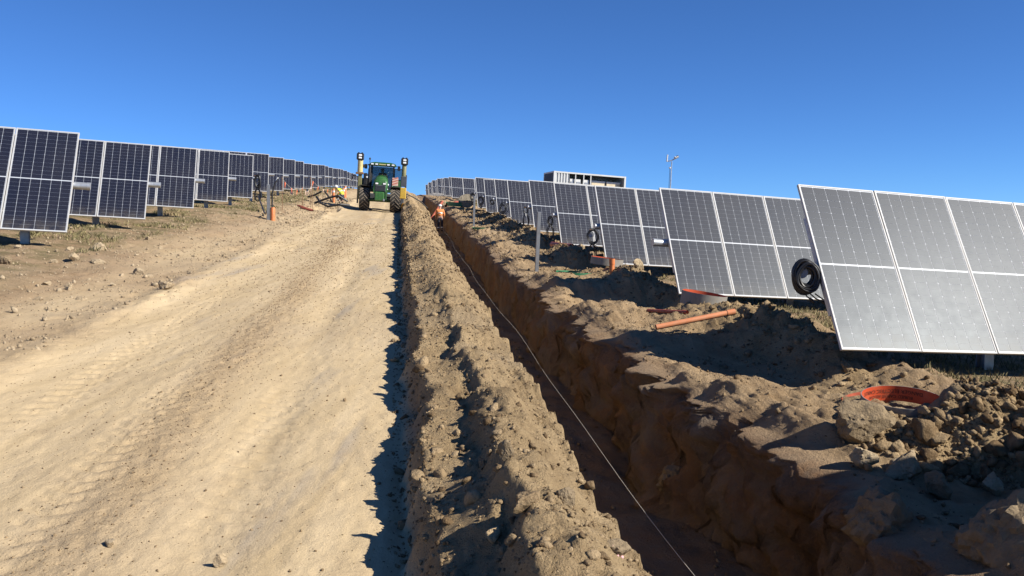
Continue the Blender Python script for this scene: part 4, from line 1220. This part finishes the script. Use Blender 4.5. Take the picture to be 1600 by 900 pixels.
def tractor():
    root = empty('tractor', at(-1.27, 56.1, 0), (.060, .060, .125))
    tag(root, 'green farm tractor with yellow side masts facing the camera at the top of the track', 'tractor')
    for s in (-1, 1):
        wheel(root, s * .90, -1.15, .675, .56, 17, M['yellow'])
        wheel(root, s * .96, 1.55, .90, .60, 20, M['yellow'])
    B = lambda name, mat, c, s, bev=.0, rot=None, par=None: MB().box((0, 0, 0), s, None, bev).build(name, mat, par or root, loc=c, rot=rot)
    # chassis, axle
    B('chassis', M['dkgreen'], (.03, .3, .82), (.46, 3.2, .42), .03)
    MB().tube([(-.75, -1.15, .66), (.75, -1.15, .66)], .10, 12).build('front_axle', M['dkgreen'], root, True)
    # hood: rounded section, nose curving down
    sec = [(-.40, 1.02), (-.42, 1.62), (-.38, 1.88), (-.25, 2.03), (0, 2.08), (.25, 2.03), (.38, 1.88), (.42, 1.62), (.40, 1.02)]
    rings = [(-1.95, .80, -.18), (-1.90, .92, -.10), (-1.70, .985, -.03), (-1.2, 1.0, 0), (-.2, 1.02, .02), (.15, 1.04, .04)]
    vs = []; n = len(sec)
    for y, k, dz in rings:
        for x, z in sec:
            vs.append((x * (.86 + .14 * k) + .03, y, 1.02 + (z - 1.02) * k + (dz if z > 1.5 else 0)))
    fs = [(i * n + j, i * n + j + 1, (i + 1) * n + j + 1, (i + 1) * n + j) for i in range(len(rings) - 1) for j in range(n - 1)]
    fs += [tuple(range(n)), tuple((len(rings) - 1) * n + j for j in range(n))[::-1]]
    hood = MB().add(vs, fs).build('hood', M['green'], root, True)
    g = B('grille', M['dkgrey'], (.03, -1.955, 1.37), (.60, .05, .36), .02)
    for k in range(5): B('grille_bar', M['blackpl'], (0, -.03, -.13 + k * .065), (.56, .02, .018), 0, None, g)
    for s in (-1, 1):
        hl = B('headlight', M['blackpl'], (.03 + s * .22, -1.95, 1.64), (.22, .06, .14), .02)
        B('lens', M['lamp'], (0, -.035, 0), (.16, .02, .09), .01, None, hl)
    B('hood_side_vent', M['blackpl'], (-.415, -1.0, 1.45), (.03, 1.0, .35), .01); B('hood_side_vent', M['blackpl'], (.475, -1.0, 1.45), (.03, 1.0, .35), .01)
    # front weight block
    wt = B('front_weight', M['green'], (.0, -2.02, .90), (.56, .42, .52), .05)
    B('tow_hook', M['steel'], (.26, -.2, -.20), (.10, .14, .14), .02, None, wt)
    B('front_bracket', M['dkgreen'], (.36, -1.9, .95), (.12, .3, .5), .02)
    B('marker_lamp', M['lamp'], (.47, -1.7, 1.60), (.08, .08, .10), .02); B('marker_lamp', M['lamp'], (.43, -1.85, 1.33), (.08, .06, .08), .02)
    # fenders
    for s in (-1, 1):
        arc = [(math.cos(a) * .78, math.sin(a) * .78 + .675) for a in [R(18 + 8.5 * k) for k in range(11)]]
        arc2 = [(x * .96, (z - .675) * .96 + .675) for x, z in arc]
        MB().prism([(y - 1.15, z) for y, z in arc] + [(y - 1.15, z) for y, z in arc2[::-1]], -.27, .27, axis='X').build('front_fender', M['tyre'], root, True, loc=(s * .90, 0, .06))
        arc = [(math.cos(a) * 1.02, math.sin(a) * 1.02 + .9) for a in [R(20 + 12 * k) for k in range(12)]]
        arc2 = [(x * .95, (z - .9) * .95 + .9) for x, z in arc]
        MB().prism([(y + 1.55, z) for y, z in arc] + [(y + 1.55, z) for y, z in arc2[::-1]], -.30, .30, axis='X').build('rear_fender', M['dkgreen'], root, True, loc=(s * .92, 0, 0))
    # cab: pillars, panes, floor, roof
    x0, x1, y0, y1, z0, z1 = -.62, .76, .25, 1.75, 1.35, 2.68
    B('cab_floor', M['dkgreen'], (.07, 1.0, 1.22), (1.36, 1.55, .22), .03)
    for x in (x0, x1):
        for y in (y0, y1):
            MB().tube([(x, y - .04, z0 - .1), (x * .97 + .002, y, z1 + .03)], .045, 8).build('cab_pillar', M['blackpl'], root, True)
    B('windscreen', M['glass'], (.07, y0, 2.0), (1.28, .012, 1.32)); B('rear_window', M['glass'], (.07, y1, 2.0), (1.28, .012, 1.32))
    B('side_window', M['glass'], (x0, 1.0, 2.0), (.012, 1.42, 1.32)); B('side_window', M['glass'], (x1, 1.0, 2.0), (.012, 1.42, 1.32))
    B('cab_crossbar', M['blackpl'], (.07, y0 - .02, 1.40), (1.34, .06, .10), .01); B('wiper', M['blackpl'], (.0, y0 - .03, 1.85), (.02, .02, .6), 0, (0, .35, 0))
    rf = MB().prism([(-.72, 2.70), (-.74, 2.78), (-.66, 2.87), (-.40, 2.92), (.54, 2.92), (.80, 2.87), (.88, 2.78), (.86, 2.70)], -.05, 1.95, axis='Y').build('roof', M['green'], root, True)
    for x in (-.56, -.30, .40, .68):
        wl = B('work_light', M['blackpl'], (x, -.08, 2.79), (.20, .08, .11), .02, None, root)
        B('lens', M['lamp'], (0, -.045, 0), (.16, .02, .08), .008, None, wl)
    B('roof_front_panel', M['paleyellow'], (.06, -.06, 2.79), (.44, .03, .06), .008)
    bc = MB().tube([(0, 0, 0), (0, 0, .18)], .02, 8).build('beacon_stem', M['blackpl'], root, True, loc=(-.72, .3, 2.86))
    MB().lathe([(.05, 0), (.055, .06), (.04, .12), (0, .13)], n=12).build('beacon', M['blackpl'], bc, True, loc=(0, 0, .18))
    B('dashboard', M['blackpl'], (.07, .55, 1.55), (.7, .35, .35), .05)
    MB().tube([(.07, .72, 1.7), (.07, .85, 1.86)], .02, 8).build('steering_column', M['blackpl'], root, True)
    MB().tube(ring_pts((.07, .86, 1.87), .19, Vector((1, 0, 0)), Vector((0, .5, .86)), 20), .016, 8, cap=False).build('steering_wheel', M['blackpl'], root, True)
    st_ = B('seat', M['dkgrey'], (.07, 1.30, 1.60), (.5, .45, .14), .05); B('seat_back', M['dkgrey'], (0, .24, .36), (.5, .12, .7), .05, None, st_)
    # exhaust and intake on the near corner, mirrors
    MB().tube([(-.70, -.05, 1.5), (-.70, -.05, 2.45), (-.70, -.05, 2.62), (-.76, -.12, 2.76)], [.085, .085, .05, .05], 12).build('exhaust_stack', M['blackpl'], root, True)
    B('air_cleaner', M['blackpl'], (-.92, .0, 1.86), (.24, .4, .72), .05)
    B('air_cleaner_lamp', M['lamp'], (-.84, -.22, 1.98), (.09, .04, .09), .015)
    for s, xm in ((-1, -.93), (1, 1.05)):
        ar = MB().tube([(s * .62 + .07, .2, 2.72), (xm, .0, 2.72)], .018, 8).build('mirror_arm', M['blackpl'], root, True)
        B('mirror', M['blackpl'], (xm, -.02, 2.62), (.17, .06, .28), .02, None, ar)
    # open side door on the other corner
    dr = MB()
    dr.tube([(.80, .22, 1.90), (.80, .22, 2.58), (1.25, -.02, 2.60), (1.25, -.02, 1.92), (.80, .22, 1.90)], .028, 8)
    d = dr.build('door', M['blackpl'], root, True)
    MB().add([(.80, .22, 1.90), (.80, .22, 2.58), (1.25, -.02, 2.60), (1.25, -.02, 1.92), (.80, .232, 1.90), (.80, .232, 2.58), (1.25, -.008, 2.60), (1.25, -.008, 1.92)],
             [(0, 1, 2, 3), (7, 6, 5, 4), (0, 4, 5, 1), (1, 5, 6, 2), (2, 6, 7, 3), (3, 7, 4, 0)]).build('door_pane', M['glass'], d)
    wb = B('warning_board', M['palepink'], (.86, -.25, 1.80), (.36, .02, .48), .004, (0, 0, .1))
    for k in range(3):
        MB().prism([(-.17, -.20 + k * .15), (.17, -.08 + k * .15), (.17, .0 + k * .15), (-.17, -.12 + k * .15)], -.014, -.011, axis='Y').build('red_stripe', M['fadedred'], wb)
    B('warning_board_bracket', M['blackpl'], (.86, -.22, 1.5), (.06, .05, .35), .01)
    # masts with lamp heads
    def head(x, z, par):
        h = B('mast_head', M['blackpl'], (x, -.95, z), (.42, .40, .40), .04, None, par)
        for k in (-.07, .08):
            B('mast_lamp', M['lamp'], (.0, -.212, k), (.18, .03, .10), .015, None, h)
        B('head_clamp', M['blackpl'], (-.10, -.02, .20), (.10, .2, .10), .02, None, h); B('head_clamp', M['blackpl'], (.10, -.02, .20), (.10, .2, .10), .02, None, h)
        B('head_foot', M['dkgrey'], (.0, 0, -.20), (.26, .26, .08), .02, None, h)
    ml = MB().lathe([(.155, 2.22), (.155, 2.96), (.13, 2.98)], n=16).build('mast', M['paleyellow'], root, True, loc=(-1.23, -.95, 0))
    head(-1.25, 3.15, root)
    B('mast_collar', M['rust'], (-1.24, -.95, 2.18), (.46, .40, .13), .02)
    B('mast_column', M['olive'], (-1.21, -.95, 1.40), (.22, .24, 1.5), .02); B('mast_guide', M['dkgrey'], (-1.30, -.9, 1.2), (.09, .2, 1.6), .01)
    B('mast_step', M['blackpl'], (-1.05, -.6, 2.62), (.14, .3, .2), .02)
    B('mast_beam', M['dkgreen'], (-1.0, -.2, 1.25), (.5, .2, .2), .02)
    mr = MB().lathe([(.135, 2.15), (.135, 2.85), (.12, 2.87)], n=16).build('mast', M['olive'], root, True, loc=(1.36, -.95, 0))
    head(1.36, 3.03, root)
    B('mast_column', M['dkgrey'], (1.37, -.95, 1.85), (.36, .32, .62), .03); B('mast_guide', M['dkgrey'], (1.50, -.92, 1.75), (.10, .22, 1.0), .02)
    B('mast_base', M['yellow'], (1.36, -.97, 1.16), (.36, .34, .66), .03)
    B('mast_tag', M['palepink'], (1.50, -1.08, 1.35), (.09, .03, .18), .005)
    B('mast_beam', M['dkgreen'], (1.1, -.2, 1.35), (.5, .2, .2), .02)
    MB().tube([(1.5, -.8, 1.15), (1.9, -.6, 1.0), (2.4, -.3, .75), (2.9, .1, .35)], .035, 8).build('hydraulic_hose', M['blackrub'], root, True)
    MB().tube([(-1.3, -.9, 1.95), (-1.6, -.6, 2.05), (-1.75, -.3, 1.75)], .025, 8).build('hydraulic_hose', M['blackrub'], root, True)
    # implement carried behind
    B('rear_implement', M['dkgrey'], (.1, 3.0, .75), (2.3, .5, .5), .05)
    for s in (-1, 1): B('rear_leg', M['dkgrey'], (s * 1.25 + .1, 2.9, .55), (.22, .3, .9), .03)
    return root
tr = tractor()
bpy.context.view_layer.update()
SEAT = dict(pelvis=(0, 0, .10), waist=(0, .02, .26), chest=(0, .05, .46), neck=(0, .07, .62), head0=(0, .09, .67), head1=(0, .11, .75), head2=(0, .11, .83),
            lsh=(-.20, .06, .54), lel=(-.28, .20, .30), lwr=(-.16, .42, .34), rsh=(.20, .06, .54), rel=(.28, .20, .30), rwr=(.16, .42, .34),
            lhip=(-.10, .04, .08), lkn=(-.14, .42, .10), lan=(-.14, .48, -.26), ltoe=(-.14, .62, -.30), rhip=(.10, .04, .08), rkn=(.14, .42, .10), ran=(.14, .48, -.26), rtoe=(.14, .62, -.30))
dp = tr.matrix_world @ Vector((.10, 1.28, 1.66))
person(dp, math.pi + .125, SEAT, 'driver in an orange top sitting in the tractor cab', M['hiorange'], M['navy'], helmet=False)

# ------------------------------------------------------------------ cable drum
def drum():
    p = at(4.42, 62.0)
    root = empty('cable_drum', p + Vector((0, 0, .47)), (0, 0, R(14))); tag(root, 'weathered round cable drum standing on edge on the crest behind the stake', 'cable drum')
    for y in (-.34, .34):
        f = MB().lathe([(.055, y - .025), (.46, y - .025), (.46, y + .025), (.055, y + .025)], axis='Y', n=36, closed=True).build('flange', M['wood'], root)
        if y < 0:
            for k in range(-4, 5):
                x = k * .105; h = math.sqrt(max(.01, .45 ** 2 - (abs(x) + .048) ** 2))
                MB().box((x, y - .032, 0), (.096, .012, 2 * h)).build('plank', M['wood'], f)
            MB().lathe([(0, y - .045), (.05, y - .045), (.05, y - .03), (0, y - .03)], axis='Y', n=14).build('hub_hole', M['blackpl'], f)
    MB().lathe([(.30, -.31), (.30, .31)], axis='Y', n=28).build('core', M['cable'], root, True)
drum()

# ------------------------------------------------------------------ shipping container on blocks
def container():
    L, W, H = 6.06, 2.44, 2.6
    corner = Vector((3.25, 71.55, 7.27))                       # top front corner next to the crest
    a = AX.copy(); b = Vector((-a.y, a.x, 0)).normalized(); c = a.cross(b)
    rot = Matrix((a, b, c)).transposed().to_euler()
    org = corner - c * H
    root = empty('shipping_container', org, rot); tag(root, 'pale grey cut-open shipping container on blocks behind the grey panels', 'container')
    B = lambda name, mat, x0, x1, y0, y1, z0, z1, par=None: MB().box(((x0 + x1) / 2, (y0 + y1) / 2, (z0 + z1) / 2), (x1 - x0, y1 - y0, z1 - z0)).build(name, mat, par or root)
    for x in (0, L - .14):
        for y in (0, W - .14):
            B('corner_post', M['wht_ctn'], x, x + .14, y, y + .14, 0, H)
    for y in (.005, W - .115):
        B('top_rail', M['wht_ctn'], .14, L - .14, y, y + .11, H - .12, H - .004); B('bottom_rail', M['wht_ctn'], .14, L - .14, y, y + .11, .0, .16)
    for x in (.005, L - .115):
        B('end_rail', M['wht_ctn'], x, x + .11, .14, W - .14, H - .12, H - .004); B('end_rail', M['wht_ctn'], x, x + .11, .14, W - .14, 0, .16)
    B('roof', M['wht_ctn'], .11, L - .11, .12, W - .12, H - .06, H - .02); B('floor', M['wood'], .11, L - .11, .12, W - .12, .05, .14)
    def corr(name, x0, x1, y, n, mat, along='x', z0=.16, z1=H - .12):
        pr = []; d = .07
        for k in range(n):
            t0 = x0 + (x1 - x0) * k / n; w = (x1 - x0) / n
            pr += [(t0, 0), (t0 + .42 * w, 0), (t0 + .54 * w, d), (t0 + .88 * w, d)]
        pr.append((x1, 0))
        vs, fs = [], []
        for (t, d_) in pr:
            for z in (z0, z1):
                vs.append((t, y + d_, z) if along == 'x' else (y + d_, t, z))
        fs = [(2 * i, 2 * i + 2, 2 * i + 3, 2 * i + 1) for i in range(len(pr) - 1)]
        return MB().add(vs, fs).build(name, mat, root)
    corr('side_wall', .14, 1.30, .02, 5, M['wht_ctn']); corr('back_wall', .14, L - .14, W - .10, 22, M['wht_ctn'])
    corr('end_wall', .14, W - .14, .03, 9, M['dkgrey'], 'y'); corr('end_wall', .14, W - .14, L - .10, 9, M['wht_ctn'], 'y')  # first end is pale like the rest; dark grey paints in its shaded side
    for x in (1.78, 2.46, 3.05):
        B('side_post', M['wht_ctn'], x, x + .07, .02, .10, .16, H - .12)
    for x in (1.40, 1.90, 2.58):
        s = B('switch_cabinet', M['white'], x, x + .42, .16, .66, .16, 2.1)
        B('cabinet_panel', M['steel'], x + .06, x + .36, .13, .159, 1.5, 1.9, s)
    B('partition', M['dkgrey'], 3.13, 3.20, .12, W - .12, .15, H - .14)
    for x in (3.32, 4.62):
        bd = B('beige_board', M['beige'], x, x + 1.12, .45, .60, .16, 2.02); B('board_trim', M['white'], x - .04, x + 1.16, .43, .449, 1.98, 2.12, bd)
    for x in (.2, 2.9, L - .7):
        for y in (.1, W - .6):
            B('support_block', M['greystrip'], x, x + .5, y, y + .5, -1.25, -.004)
container()

# ------------------------------------------------------------------ weather mast
def weather_mast():
    X0, Y0 = 10.85, 64.0
    q = X0 + SK * Y0
    root = empty('weather_mast', at(q, Y0, -.28), (0, .03, 0)); tag(root, 'slim weather mast with sensors rising behind the grey panels', 'weather mast')
    MB().tube([(0, 0, -.3), (0, 0, 2.4), (.04, 0, 4.72)], [.05, .045, .035], 10).build('pole', M['galv'], root, True)
    MB().tube([(-.02, 0, 0), (-.09, 0, 3.0), (-.07, 0, 4.3)], .016, 6).build('cable_run', M['cable'], root, True)
    MB().tube([(-.30, 0, 4.72), (.0, 0, 4.78), (.42, .0, 5.0)], .035, 8).build('crossarm', M['galv'], root, True)
    MB().tube([(-.30, 0, 4.70), (-.27, 0, 5.18)], .045, 10).build('rain_gauge', M['white'], root, True)
    MB().lathe([(.03, 0), (.07, .02), (.08, .10), (.05, .16), (0, .17)], n=12).build('pyranometer', M['white'], root, True, loc=(.25, 0, 4.90))
    MB().lathe([(.04, 0), (.09, .03), (.09, .14), (.04, .18), (0, .18)], n=12).build('sensor_shield', M['dkgrey'], root, True, loc=(.42, 0, 4.97))
    MB().box((0, 0, 0), (.22, .10, .10), None, .02).build('camera_box', M['white'], root, loc=(.36, -.06, 5.02), rot=(0, -.45, 0))
    MB().lathe([(0, -.06), (.05, -.05), (.065, 0), (.05, .05), (0, .06)], n=12).build('lamp_globe', M['white'], root, True, loc=(-.08, 0, 4.28))
weather_mast()
print('objects', len(scene.objects))
